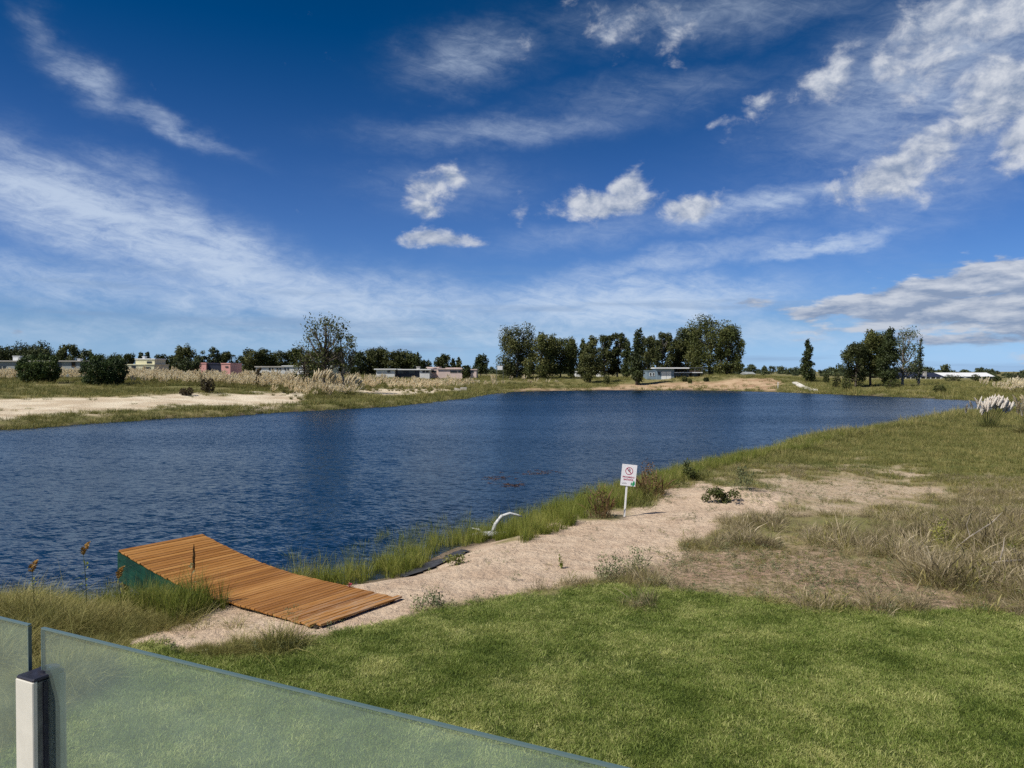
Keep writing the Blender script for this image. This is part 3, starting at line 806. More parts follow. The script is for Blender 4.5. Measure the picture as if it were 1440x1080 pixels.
# far banks
x, y, z, sd, w, zo, r = sample(90000, (-42, 42), (40, 260), 7, .35)
cl = fbm(x / 6, y / 6, 3, 55)
prob = (1 - .985 * zo['fsand']) * (1 - .9 * zo['tan']) * np.clip(.5 + cl * 1.8, .06, 1)
prob = np.where(sd < 6, np.maximum(prob, .5 * (1 - zo['fsand'] * .5) * (1 - .7 * zo['tan'])), prob)
keep = (sd > -.6) & (w > .5) & (r.uniform(size=len(x)) < prob)
scatter('far_bank_grass', np.stack([x[keep], y[keep], np.maximum(z, WZ - .1)[keep]], 1), C_mead, .7, 1.3, .1,
        scl=np.clip(np.hypot(x, y)[keep] / 55, 1.0, 2.4) * np.where(sd[keep] < 5, 1.2, .85))
print('far', keep.sum())

# ------------------------------------------------------------------ pampas grass
def plume_arr(L, wdt, n, seed, lean=0.0):
    """feathery plume: fine upswept filaments round a stalk, base at origin, growing up z"""
    r = np.random.default_rng(seed); vs, fs, ts = [], [], []
    for i in range(n):
        t = r.uniform(0, 1); a = r.uniform(0, 6.283)
        rad = wdt * math.sin(math.pi * min(1, (t * .9 + .12))) ** .7 * r.uniform(.5, 1.15)
        z0 = t * L * .85; l = L * r.uniform(.14, .26)
        sx = lean * z0 * z0 / L; sx2 = lean * (z0 + l) ** 2 / L
        c, s = math.cos(a), math.sin(a); q = wdt * .30
        b = len(vs)
        vs += [(sx + 0, 0, z0), (sx + c * rad - s * q, s * rad + c * q, z0 + l * .55), (sx2 + c * rad * .9, s * rad * .9, z0 + l), (sx + c * rad + s * q, s * rad - c * q, z0 + l * .5)]
        fs.append((b, b + 1, b + 2, b + 3)); ts += [r.uniform(0, 1)] * 4
    return np.array(vs), np.array(fs), np.array(ts)
def xform(v, Mx): return np.array([tuple(Mx @ Vector(q)) for q in v])
def tri(f):
    f = np.asarray(f)
    if f.shape[1] == 3: return f
    return np.concatenate([f[:, [0, 1, 2]], f[:, [0, 2, 3]]])
def pampas_proto(seed, h=2.2, np_=12, spread=.75, npl=26, thick=1.0):
    r = np.random.default_rng(seed)
    lv, lf, lt = blades(110, .28, .7 * h / 2.2, 1.25 * h / 2.2, .016, .5, .7, seed, 3)
    pv, pf, pt = [], [], []; b = 0; sv = MB()
    for i in range(np_):
        a = r.uniform(0, 6.283); q = spread * math.sqrt(r.uniform(.02, 1))
        hh = h * r.uniform(.50, .86); L = h * r.uniform(.30, .42)
        tip = Vector((math.cos(a) * q * .8 + .16, math.sin(a) * q * .8, hh)); root = Vector((math.cos(a) * .12, math.sin(a) * .12, 0))
        d = (tip - root).normalized(); d = (d + Vector((.22, 0, 0))).normalized()
        Mx = Matrix.Translation(tip) @ d.to_track_quat('Z', 'Y').to_matrix().to_4x4()
        v, f, t = plume_arr(L, .12 * thick * h / 2.2, npl, seed * 31 + i, .12)
        pv.append(xform(v, Mx)); pf.append(tri(f) + b); pt.append(t); b += len(v)
        sv.tube([root, root.lerp(tip, .6) + Vector((0, 0, .05)), tip], [.007, .006, .005], 3)
    st = np.array(sv.v), np.array([q for f in sv.f for q in ([f] if len(f) == 3 else [(f[0], f[1], f[2]), (f[0], f[2], f[3])])]), np.full(len(sv.v), .8)
    v, f, t, mi = join((lv, lf, lt), (np.concatenate(pv), np.concatenate(pf), np.concatenate(pt)), st)
    return v, f, t, mi
PP = []
for i in range(5):
    v, f, t, mi = pampas_proto(700 + i, 2.3, 7 + i * 2, .85, 34, 1.15)
    PP.append(proto('pampas_clump', v, f, t, [M['pleaf'], M['plume'], M['pleaf']], mi))
C_pamp = make_coll('pampas_protos', PP)
pts = []
r = np.random.default_rng(77)
def field(n, u0, u1, d0, d1, dens=1.0, back=0):
    for _ in range(n):
        u = r.uniform(u0, u1); d = r.uniform(d0, d1); x = (u - 720) / F * d
        pts.append((x, d, 0))
field(330, -60, 470, 122, 150); field(260, 160, 480, 112, 130); field(300, 470, 760, 128, 165); field(60, 620, 800, 150, 185)
field(110, 1375, 1520, 108, 128); field(50, 380, 520, 96, 112); field(160, -100, 60, 118, 135); field(200, 60, 470, 135, 160)
pts = np.array(pts); pz = H(pts[:, 0], pts[:, 1]); sdp, _ = shore(pts[:, 0], pts[:, 1])
pk = (pz > .3) & (sdp > 3) & (fbm(pts[:, 0] / 7, pts[:, 1] / 7, 3, 123) > -.22)
pts[:, 2] = pz
scatter('pampas_field', pts[pk], C_pamp, .6, 1.05, .06, rotz=0.0, scl=np.where(pts[pk][:, 0] < 0, .78, .9))
print('pampas', pk.sum())

def pampas_thing(label, loc, h, n, seed, spread=.8, white=True, lean=.25, leaves=170, leafw=.016, group=None, dep=.5):
    r = np.random.default_rng(seed)
    t = thing('pampas_grass', label, 'pampas grass', loc, 0, group)
    lv, lf, lt = blades(leaves, .45 * spread + .15, .4 * h / 2.2, 1.1 * h / 2.2, leafw, .5, .9, seed, 3)
    obj('leaves', mesh('leaves', lv, lf, [M['pleaf']], False, {'tint': ('FLOAT', lt)}), t)
    for i in range(n):
        q = (i + r.uniform()) / n * 2 - 1; qy = r.normal() * dep * .5
        hh = h * (.50 + .16 * math.cos(q * 1.6) + r.uniform(-.10, .06)); L = h * r.uniform(.30, .42)
        root = Vector((q * spread * .3, qy * .4, 0)); tip = Vector((q * spread + lean * .5, qy, hh))
        d = Vector((q * .22 + lean * r.uniform(.7, 1.6), r.normal() * .12, 1)).normalized()
        Mx = Matrix.Translation(tip) @ d.to_track_quat('Z', 'Y').to_matrix().to_4x4()
        v, f, tt = plume_arr(L, .095 * h / 2.2, 300, seed * 31 + i, .30)
        p = obj('plume', mesh('plume', xform(v, Mx), f, [M['plumew'] if white else M['plume']], False, {'tint': ('FLOAT', tt)}), t)
        sv = MB(); sv.tube([root, root.lerp(tip, .5) + Vector((-.04, 0, .08)), tip, tip + d * L * .3], [.011, .009, .007, .004], 4)
        sv.build('stalk', M['pleaf'], p)
    return t
p0 = gp(1392, 604); pampas_thing('clump of white pampas plumes leaning right on the near bank at the water', p0, 2.35, 38, 5, 1.0, True, .45, 420, .014)
p0 = gp(1372, 603); pampas_thing('few thin upright pampas plumes left of the big white clump', p0, 2.0, 4, 6, .6, True, .05, 40)
p0 = gp(1439, 612); pampas_thing('dark leafy pampas clump with tall narrow plumes at right picture edge', p0, 2.5, 7, 8, .35, False, .04, 420, .028)
p0 = gp(452, 556); pampas_thing('bright cream pampas clump on far bank in front of the tall trees', p0, 3.6, 26, 9, 1.5, False, .3, 300, .035)
p0 = gp(492, 557); pampas_thing('smaller fan shaped pampas clump right of the bright cream clump', p0, 3.0, 16, 10, 1.1, False, .4, 260, .035)
p0 = gp(405, 553); pampas_thing('pale pampas clump at the right end of the far sand bank', p0, 2.6, 12, 12, 1.2, False, .2, 260, .035)

# ------------------------------------------------------------------ trees
def make_tree(kind, h, w, seed, leaf=.3, n=3000, lean=.06, low=.22):
    """returns (crown arrays, trunk MB); base at the origin"""
    r = np.random.default_rng(seed); cs, rs = [], []; tb = MB()
    tr = .018 * h + .05
    if kind == 'broad':
        nc = 46
        for i in range(nc):
            a = r.uniform(0, 6.283); t = r.uniform(0, 1) ** .9; zc = h * (low + (.95 - low) * t)
            prof = (math.sin(math.pi * (.20 + .68 * t)) ** .55) * (1 + .16 * math.sin(a * 2 + seed))
            q = w * .5 * prof * math.sqrt(r.uniform(.05, 1)) * .86
            cs.append((math.cos(a) * q + lean * h * t, math.sin(a) * q, zc)); k_ = w * r.uniform(.09, .17); rs.append((k_, k_, k_ * r.uniform(.9, 1.6)))
        cs.append((lean * h, 0, h * .93)); rs.append((w * .16, w * .16, h * .07))
    elif kind == 'column':
        nc = 22
        for i in range(nc):
            t = (i + .5) / nc; a = r.uniform(0, 6.283); prof = math.sin(math.pi * min(1, .12 + .80 * t)) ** .55 * (1 - .35 * t)
            q = w * .5 * prof * .42
            cs.append((math.cos(a) * q + lean * h * t * t, math.sin(a) * q, h * (.07 + .89 * t))); k_ = w * .42 * prof * r.uniform(.75, 1.15); rs.append((k_, k_, h * .075))
    elif kind == 'round':
        nc = 120
        for i in range(nc):
            a = r.uniform(0, 6.283); t = r.uniform(0, 1); zz = t * .90 + .03
            prof = math.sqrt(max(.02, 1 - ((zz - .47) / .53) ** 2))
            q = w * .5 * prof * r.uniform(.84, .90)
            cs.append((math.cos(a) * q, math.sin(a) * q, h * zz)); k_ = w * r.uniform(.06, .10); rs.append((k_, k_, k_))
        for zz in (.25, .43, .6):
            cs.append((0, 0, h * zz)); rs.append((w * (.40 if zz == .43 else .33), w * (.40 if zz == .43 else .33), h * .25))
    elif kind == 'sparse':
        nc = 20
        for i in range(nc):
            a = r.uniform(0, 6.283); t = r.uniform(0, 1); zc = h * (.40 + .55 * t)
            prof = math.sin(math.pi * (.25 + .65 * t)) ** .7; q = w * .5 * prof * math.sqrt(r.uniform(.2, 1)) * .85
            cs.append((math.cos(a) * q + lean * h * t, math.sin(a) * q, zc)); k_ = w * r.uniform(.06, .12); rs.append((k_, k_, k_ * .8))
    elif kind == 'umbrella':
        nc = 40
        for i in range(nc):
            a = r.uniform(0, 6.283); t = r.uniform(0, 1); q = w * .5 * math.sqrt(r.uniform(0, 1)) * .92
            cs.append((math.cos(a) * q, math.sin(a) * q, h * (.26 + .62 * t * (1 - (q / (w * .6)) ** 2)))); k_ = w * r.uniform(.12, .18); rs.append((k_, k_, k_ * .8))
    # trunk and limbs
    top = {'broad': .62, 'column': .9, 'round': .5, 'sparse': .6, 'umbrella': .6}[kind]
    tp = [(0, 0, -.3)] + [(lean * h * t * t + r.normal() * .012 * h * (t > .1), r.normal() * .012 * h, h * t) for t in np.linspace(.06, top, 6)]
    tb.tube(tp, [tr * 1.25] + list(np.linspace(tr, tr * .35, 6)), 7)
    order = np.argsort([c[2] for c in cs])
    lim = order if kind in ('sparse', 'broad') else order[::3]
    if kind != 'column':
        for i in lim:
            c = Vector(cs[i]); t = min(top, max(.16, c.z / h * .62)); q = Vector((lean * h * t * t, 0, h * t))
            mid = q.lerp(c, .5) + Vector((0, 0, -.04 * h)) + Vector(tuple(r.normal(size=3))) * .02 * h
            tb.tube([q, mid, c], [tr * .42, tr * .28, tr * .10], 5)
            if kind == 'sparse':
                for _ in range(3):
                    e = c + Vector(tuple(r.normal(size=3))) * w * .09
                    tb.tube([mid.lerp(c, .6), e], [tr * .16, tr * .05], 3)
    return leafcloud(cs, rs, n, leaf, seed + 1), tb
_tree_cache = {}
def tree(label, u, vtop, wpx, d, kind, leafmat='leafm', vbase=None, name='tree', cat='tree', seed=None, n=None, group=None, leaf=None, lean=.05, bark='bark', low=.18):
    x = (u - 720) / F * d; zb = Hs(x, d); top = P(u, vtop, d).z
    if vbase is not None:
        pass
    h = max(1.0, top - zb); w = wpx / F * d
    seed = seed if seed is not None else int(u * 13 + vtop) & 0xffff
    t = thing(name, label, cat, (x, d, zb), 0, group)
    lf = leaf or max(.12, min(.36, d * .00115))
    if n is None:
        area = w * h * {'broad': .7, 'column': .8, 'round': .8, 'sparse': .25, 'umbrella': .5}[kind]
        n = int(min(14000, area / (lf * lf * 1.1) * {'broad': 8.0, 'column': 8.0, 'round': 9, 'sparse': 4, 'umbrella': 8.0}[kind]))
    (v, f, tt), tb = make_tree(kind, h, w, seed, lf, n, lean, low)
    obj('crown', mesh('crown', v, f, [M[leafmat]], False, {'tint': ('FLOAT', tt)}), t)
    tb.build('trunk', M[bark], t, smooth=True)
    return t

# --- the two round bushes and the tall pair on the left bank
tree('round dark green bush on the far left bank, left of two', 55, 497, 56, 112, 'round', 'pine', name='round_bush', cat='bush', leaf=.12, n=15000)
tree('round dark green bush on the left bank between cream and grey houses', 146, 499, 64, 112, 'round', 'pine', name='round_bush', cat='bush', leaf=.12, n=15000)
tree('tall leafy tree with dark trunk above the far bank pampas', 457, 445, 78, 118, 'broad', 'leafb', n=2300, leaf=.17, lean=.01, seed=90, low=.36)
tree('thin half bare tree with open branches right of the tall leafy tree', 482, 458, 62, 120, 'sparse', 'leafb', n=1100, leaf=.15, lean=.05, bark='barkg', seed=33)
tree('low rusty tree left of the tall leafy tree trunk', 428, 486, 34, 121, 'broad', 'leafb', n=1200, leaf=.17, seed=51)
tree('dark squat bush in front of the pampas on far left bank', 292, 530, 20, 100, 'round', 'brush', name='bush', cat='bush', n=900, leaf=.12)
tree('small dark bush at the edge of the far sandy bank', 262, 548, 20, 95, 'round', 'brush', name='bush', cat='bush', n=500, leaf=.11)
tree('narrow dark bush rising among the pampas left of long white house', 362, 518, 11, 124, 'broad', 'brush', name='bush', cat='bush', n=700, leaf=.15)
tree('dark bush standing in front of the pink house', 262, 503, 44, 160, 'round', 'leafd', name='bush', cat='bush', n=2500, leaf=.22)

# --- background trees of the left side: (label, u, top, width, distance, kind, mat)
BT = [
 ('dark pine at the left picture edge behind the grey house', -14, 478, 58, 230, 'umbrella', 'leafd'),
 ('wide dark pine behind the white chimney of the grey house', 22, 479, 56, 236, 'umbrella', 'leafd'),
 ('dark rounded pine above and behind the left round bush', 55, 481, 46, 232, 'umbrella', 'leafd'),
 ('lone round dark tree between the two round bushes', 93, 486, 28, 228, 'broad', 'leafd'),
 ('small bluish tree just left of the right round bush', 120, 494, 20, 260, 'broad', 'leaffar'),
 ('low dark tree behind the top of the right round bush', 142, 496, 34, 262, 'umbrella', 'leafd'),
 ('low dark tree right of the right round bush top', 164, 497, 30, 266, 'umbrella', 'leafd'),
 ('small dark tree just left of the cream house', 181, 499, 18, 255, 'broad', 'leafd'),
 ('tiny treetop above the cream house roof, left one', 197, 496, 7, 300, 'broad', 'leaffar'),
 ('tiny treetop above the cream house roof, right one', 206, 496, 7, 300, 'broad', 'leaffar'),
 ('dark low tree right beside the cream house', 226, 502, 24, 240, 'broad', 'leafd'),
 ('second dark low tree between cream house and tall twin crowned tree', 243, 502, 20, 244, 'broad', 'leafd'),
 ('tall twin crowned tree left of the pink house', 258, 489, 24, 236, 'broad', 'leafm'),
 ('slender tree with bare trunk above the pink house roof', 285, 488, 18, 262, 'umbrella', 'leaffar'),
 ('slender upright tree above the dark roof of the pink house', 299, 489, 14, 262, 'broad', 'leaffar'),
 ('low olive tree over the right wing of the pink house', 315, 497, 22, 268, 'broad', 'leafm'),
 ('thin brownish tree right of the pink house', 329, 499, 12, 270, 'sparse', 'leafb'),
 ('bushy tree midway between pink house and long white house', 352, 493, 32, 242, 'broad', 'leafm'),
 ('dark tall tree over the left end of the long white house', 372, 492, 24, 246, 'broad', 'leafd'),
 ('green tree over the middle of the long white house', 393, 497, 28, 248, 'broad', 'leafm'),
 ('pale green tree over the right end of the long white house', 414, 492, 24, 250, 'broad', 'leafb'),
 ('dark tree right behind the tall leafy trunk', 440, 495, 34, 246, 'broad', 'leafd'),
 ('dark tree between the two tall far bank trunks', 468, 494, 30, 248, 'broad', 'leafm'),
 ('dark conical tree right of the half bare tree', 502, 497, 24, 246, 'broad', 'leafd'),
 ('brownish green tree at the left of the low far wood', 520, 494, 28, 250, 'broad', 'leafm'),
 ('olive tree second from left in the low far wood', 536, 494, 28, 254, 'broad', 'leafb'),
 ('dark tree in the middle of the low far wood', 553, 497, 28, 250, 'broad', 'leafm'),
 ('broad tree above the flat roofed white house', 568, 496, 26, 254, 'broad', 'leafm'),
 ('dark tree at the right of the low far wood', 581, 500, 22, 252, 'broad', 'leafd'),
 ('thin dark spire tree above the flat roofed white house', 586, 496, 6, 256, 'column', 'leafd'),
 ('low tree trailing off the right end of the low far wood', 597, 508, 18, 262, 'broad', 'leafd'),
 ('round topped tree behind the pale pink house', 622, 501, 20, 250, 'broad', 'leafm'),
 ('narrow tree above the pale pink house, left of a pair', 636, 504, 8, 280, 'column', 'leafm'),
 ('narrow tree above the pale pink house, right of a pair', 644, 503, 8, 280, 'column', 'leafm'),
 ('solitary dark tree between the pale pink house and the white board', 676, 502, 18, 236, 'broad', 'leafd'),
 ('small low tree in front of the pale pink house', 655, 514, 10, 205, 'round', 'leafd'),
]
for (lb, u, vt, wp, d, kd, mt) in BT: tree(lb, u, vt - 1, wp * 1.35, d, kd, mt)
# --- the poplar grove in the middle
GT = [
 ('leftmost broad poplar of the grove with pale branches showing', 727, 464, 46, 205, 'broad', 'leafm', 'barkg'),
 ('second broad poplar of the grove, leafy down to the bank', 760, 469, 38, 200, 'broad', 'leafb', 'bark'),
 ('third grove poplar, lower and olive brown', 788, 477, 36, 203, 'broad', 'leafb', 'bark'),
 ('thin dark spire behind the olive brown grove poplar', 803, 476, 12, 215, 'column', 'leafd', 'bark'),
 ('second thin dark spire left of the dense leaning poplar', 818, 476, 12, 214, 'column', 'leafd', 'bark'),
 ('dense dark poplar reaching to the ground right of small white cottage', 830, 472, 24, 192, 'column', 'leafm', 'bark'),
 ('open poplar with sky gaps in the middle of the grove', 850, 471, 24, 212, 'broad', 'leafm', 'barkg'),
 ('slender poplar with pale bare stems mid grove', 868, 469, 22, 214, 'broad', 'leafm', 'barkg'),
 ('short dark poplar just left of the pointed poplar', 881, 480, 13, 206, 'column', 'leafd', 'bark'),
 ('pointed dark poplar with a spike top, base near the water', 895, 461, 17, 186, 'column', 'leafd', 'bark'),
 ('leafy poplar just left of the blue grey house', 911, 473, 26, 204, 'broad', 'leafm', 'bark'),
 ('poplar behind the left end of the blue grey house', 931, 468, 26, 216, 'broad', 'leafm', 'barkg'),
 ('low poplar above the white roof of the blue grey house', 952, 477, 22, 220, 'broad', 'leafm', 'bark'),
 ('dark poplar at the left shoulder of the biggest tree', 967, 461, 32, 222, 'broad', 'leafd', 'bark'),
 ('biggest widest tree of the grove beside the blue grey house', 998, 450, 62, 214, 'broad', 'leafb', 'bark'),
 ('rightmost tree of the grove ending above the sandy rise', 1022, 460, 34, 208, 'broad', 'leafb', 'bark'),
]
for (lb, u, vt, wp, d, kd, mt, bk) in GT: tree(lb, u, vt, wp * 1.42, d, kd, mt, name='poplar_tree', bark=bk, low=.07)
RT = [
 ('lone dark column poplar above the pale concrete ramp', 1134, 477, 16, 178, 'column', 'leafd', 'bark', 'poplar_tree'),
 ('low spreading tree at the left of the right hand clump', 1203, 484, 42, 160, 'broad', 'leafm', 'bark', 'tree'),
 ('green rounded tree second in the right hand clump', 1224, 467, 44, 163, 'broad', 'leafb', 'bark', 'tree'),
 ('tall dark pointed tree in the middle of the right hand clump', 1247, 461, 30, 158, 'column', 'leafd', 'bark', 'tree'),
 ('open pale tree with bare arching branches right in the clump', 1269, 461, 46, 166, 'broad', 'leaffar', 'barkg', 'tree'),
 ('thin see through poplar at the right end of the clump', 1292, 472, 11, 168, 'column', 'leaffar', 'barkg', 'poplar_tree'),
 ('tiny pointed tree on the horizon right of the sandy rise', 1074, 514, 8, 300, 'column', 'leaffar', 'bark', 'tree'),
]
for i, (lb, u, vt, wp, d, kd, mt, bk, nm) in enumerate(RT):
    tree(lb, u, vt, wp * 1.2, d, kd, mt, name=nm, bark=bk, n=2400 if 'open pale' in lb else (900 if 'see through' in lb else None))
BU = [
 ('small conifer bush at the water below the blue grey house, left', 963, 536, 8, 190, 'round', 'leafm'),
 ('small conifer bush at the water below the blue grey house, middle', 970, 539, 6, 187, 'round', 'leafm'),
 ('small conifer bush at the water below the biggest grove tree', 993, 538, 8, 188, 'round', 'leafd'),
 ('dark bush on the slope left of the right hand clump', 1176, 523, 12, 158, 'round', 'leafm'),
 ('small grey bush right of the column poplar', 1162, 525, 8, 175, 'round', 'leafd'),
 ('olive bush at the foot of the right hand clump, left side', 1191, 531, 16, 150, 'round', 'leafb'),
 ('bush at the foot of the column poplar', 1142, 525, 10, 178, 'round', 'leafd'),
 ('grey olive bush at the right foot of the right hand clump', 1256, 532, 22, 150, 'round', 'leafb'),
 ('low round bush alone by the right shore of the lake', 1321, 541, 17, 128, 'round', 'leafb'),
 ('dark bush in front of the left white roofed shed', 1340, 526, 22, 205, 'round', 'leafd'),
 ('pointed bush between the two white roofed sheds', 1372, 526, 13, 205, 'round', 'leafm'),
 ('small dark bush before the right white roofed shed', 1388, 529, 10, 200, 'round', 'leafd'),
 ('small dark bush right of the white roofed sheds', 1402, 529, 12, 200, 'round', 'leafd'),
 ('dark broad bush at the right picture edge on the horizon', 1432, 522, 24, 210, 'round', 'leafd'),
 ('narrow sapling on the bank below the dense dark poplar', 853, 526, 10, 188, 'round', 'leafb'),
]
for (lb, u, vt, wp, d, kd, mt) in BU: tree(lb, u, vt, wp, d, kd, mt, name='bush', cat='bush', leaf=.14, n=700)

# distant wood: a mass of far crowns round the horizon
FP = []
for i in range(4):
    (v, f, tt), tb = make_tree('broad', 9, 10, 900 + i, .75, 420, 0)
    FP.append(proto('far_crown', v, f, tt, [M['leaffar']]))
C_far = make_coll('far_protos', FP)
r = np.random.default_rng(5)
fa = np.radians(np.concatenate([r.uniform(-40, -6, 520), r.uniform(-44, 44, 900), r.uniform(20, 44, 250)])); fd = np.concatenate([r.uniform(300, 420, 520), r.uniform(560, 1100, 900), r.uniform(420, 600, 250)])
fx, fy = np.sin(fa) * fd, np.cos(fa) * fd
fz = H(fx, fy)
fs_ = np.concatenate([r.uniform(.25, .55, 520), r.uniform(.45, .95, 900), r.uniform(.25, .45, 250)])
scatter('distant_wood', np.stack([fx, fy, fz - 2], 1), C_far, .8, 1.2, .03, scl=fs_)

# ------------------------------------------------------------------ buildings
def wingbox(t, nm, mat, d, u0, u1, v0, zb, depth, roofm=None, over=.25, rt=.25, y0=0.0):
    """a box wing facing the lake; its front at distance d + y0 local"""
    x0, x1 = (u0 - 720) / F * d - t.location.x, (u1 - 720) / F * d - t.location.x
    zt = P((u0 + u1) / 2, v0, d).z - t.location.z
    m = MB(); m.box(((x0 + x1) / 2, y0 + depth / 2, (zt - rt + zb) / 2), (x1 - x0, depth, zt - rt - zb)); m.build('wall', mat, t)
    if roofm:
        m = MB(); m.box(((x0 + x1) / 2, y0 + depth / 2, zt - rt / 2 + .002), (x1 - x0 + 2 * over, depth + 2 * over, rt)); m.build('roof', roofm, t)
    return x0, x1, zt
def window(t, d, u0, u1, v0, v1, y0=0.0, frame=True, mat=None, fm=None):
    x0, x1 = (u0 - 720) / F * d - t.location.x, (u1 - 720) / F * d - t.location.x
    z1, z0 = P(u0, v0, d).z - t.location.z, P(u0, v1, d).z - t.location.z
    m = MB(); fw = .08
    cx, cz, w, h = (x0 + x1) / 2, (z0 + z1) / 2, x1 - x0, z1 - z0
    m.box((cx, y0 - .03, z1 - fw / 2), (w, .10, fw)); m.box((cx, y0 - .03, z0 + fw / 2), (w, .12, fw))
    for sx in (-1, 1): m.box((cx + sx * (w / 2 - fw / 2), y0 - .03, cz), (fw, .10, h - 2 * fw))
    o = m.build('window', fm or M['dmetal'], t)
    m = MB(); m.box((cx, y0 - .012, cz), (w - 2 * fw, .03, h - 2 * fw)); m.build('pane', mat or M['win'], o)
def chimney(t, d, u0, u1, v0, v1, mat, y0=1.5):
    x0, x1 = (u0 - 720) / F * d - t.location.x, (u1 - 720) / F * d - t.location.x
    z1, z0 = P(u0, v0, d).z - t.location.z, P(u0, v1, d).z - t.location.z - .15
    m = MB(); m.box(((x0 + x1) / 2, y0, (z0 + z1) / 2), (x1 - x0, 1.2, z1 - z0)); m.box(((x0 + x1) / 2, y0, z1 + .06), (x1 - x0 + .2, 1.4, .12)); m.build('chimney', mat, t)
def bld(label, u, d, name='house', cat='house'):
    x = (u - 720) / F * d; return thing(name, label, cat, (x, d, Hs(x, d)))
t = bld('long low grey house with white chimney at the far left', 50, 190)
wingbox(t, 'w', M['wallg'], 190, -60, 32, 507, -.5, 9, M['conc'], .5); wingbox(t, 'w', M['wallg'], 190, 32.2, 124, 507, -.5, 8, M['conc'], .5, y0=.5)
chimney(t, 190, 15, 25, 501, 506, M['white']); chimney(t, 190, 106, 110, 505, 507, M['white'])
window(t, 190, -4, 2, 514, 519); window(t, 190, 4, 9, 514.5, 519); window(t, 190, 99, 105, 509, 516, y0=.5, mat=M['rust']); window(t, 190, 80, 85, 509, 516, y0=.5)
window(t, 190, 112, 118, 510, 515, y0=.5)
t = bld('two storey cream house with flat roofs behind the pampas', 196, 190)
wingbox(t, 'w', M['wally'], 190, 174, 217, 512, -.5, 8, M['wally'], .15); wingbox(t, 'w', M['wally'], 190, 188, 215, 504, P(190, 512, 190).z - t.location.z + .01, 6, M['white'], .15, y0=1)
window(t, 190, 204, 211, 508, 511, y0=1); window(t, 190, 185, 191, 514, 519); window(t, 190, 205, 212, 516, 518.5); window(t, 190, 176, 182, 516, 518.5); chimney(t, 190, 194, 197, 501.5, 504, M['white'], 3)
t = bld('salmon pink house with dark roofed middle behind the pampas', 298, 190)
wingbox(t, 'w', M['wallp'], 190, 273, 290, 510, -.5, 8, M['wallp'], .1); wingbox(t, 'w', M['roofd'], 190, 290.2, 311, 511, -.5, 7, M['roofd'], .1, y0=.6)
wingbox(t, 'w', M['wallp'], 190, 311.2, 324, 510.5, -.5, 8, M['wallp'], .1); window(t, 190, 276, 280, 515, 517); window(t, 190, 317, 321, 515, 517)
t = bld('long white low house behind the tall leafy tree', 395, 195)
wingbox(t, 'w', M['wallw'], 195, 360, 398, 515, -.5, 8, M['conc'], .3); wingbox(t, 'w', M['wallw'], 195, 398.2, 428, 514, -.5, 8, M['white'], .3)
for u in (378, 382, 389, 393, 400, 404): window(t, 195, u, u + 2.4, 517.5, 520.5)
t = bld('small white block house between the two tall far bank trunks', 463, 195)
wingbox(t, 'w', M['wally'], 195, 456, 467, 514, -.5, 7, M['wallw'], .2); window(t, 195, 458, 461, 517, 520)
t = bld('flat roofed white house with dark veranda left of the pale pink house', 566, 200)
wingbox(t, 'w', M['wallw'], 200, 529, 555, 518.5, -.5, 8, M['white'], .5); wingbox(t, 'w', M['roofd'], 200, 555.2, 590, 519, -.5, 6, M['white'], .8, y0=1.5)
wingbox(t, 'w', M['wallw'], 200, 590.2, 604, 519, -.5, 8, M['white'], .4); chimney(t, 200, 584, 589, 516, 519, M['conc'], 3)
for u in (545, 594, 599): window(t, 200, u, u + 4, 521, 524)
window(t, 200, 558, 566, 521, 525, y0=1.5); window(t, 200, 574, 582, 521, 525, y0=1.5)
t = bld('pale pink flat roofed house with several low wings', 636, 205)
wingbox(t, 'w', M['wallpp'], 205, 600, 616, 516, -.5, 8, M['wallpp'], .2, y0=1); wingbox(t, 'w', M['wallpp'], 205, 616.2, 650, 518, -.5, 8, M['wallpp'], .3)
wingbox(t, 'w', M['wallpp'], 205, 657, 670, 519, -.5, 8, M['wallpp'], .2); wingbox(t, 'w', M['wallpp'], 205, 626, 648, 517, P(630, 518, 205).z - t.location.z + .05, 5, M['wallpp'], .1, y0=2)
for u, q in ((606, 8), (633, 10), (644, 5), (661, 5)): window(t, 205, u, u + q, 521, 524)
t = bld('small white cottage glimpsed between the grove trunks', 822, 232)
wingbox(t, 'w', M['wallw'], 232, 810, 826, 522, -.5, 7, M['white'], .3); wingbox(t, 'w', M['wallw'], 232, 842, 850, 522, -.5, 7, M['white'], .3)
window(t, 232, 817, 821, 525, 527.5)
# blue grey lake house
d = 196
t = bld('blue grey lake house with white flat roof and dark veranda', 945, d)
wingbox(t, 'w', M['wallb'], d, 923, 948, 518.5, -.6, 7, None, rt=.0)
wingbox(t, 'w', M['wallb'], d, 911, 922.8, 521, -.6, 6, M['wallb'], .1, y0=.8)
wingbox(t, 'w', M['darkw'], d, 948.2, 988, 521, -.6, 5.5, None, y0=2.2, rt=.0)
x0, x1 = (923 - 720) / F * d - t.location.x, (966 - 720) / F * d - t.location.x
zt = P(940, 517, d).z - t.location.z
m = MB(); m.box(((x0 + x1) / 2, 3.2, zt - .1), (x1 - x0 + .8, 8.2, .3)); m.build('roof', M['white'], t)
m = MB(); m.box(((948.2 - 720) / F * d - t.location.x + 3.6, 1.0, zt - 1.25), (7.2, 2.3, .18)); m.build('awning', M['white'], t)
m = MB()
for u in (968, 978, 988): m.box(((u - 720) / F * d - t.location.x, .6, 1.2), (.14, .14, 3.0))
m.box(((978 - 720) / F * d - t.location.x, .6, 2.75), (4.0, .16, .16)); m.build('veranda_frame', M['dmetal'], t)
x0, x1 = (930 - 720) / F * d - t.location.x, (937 - 720) / F * d - t.location.x
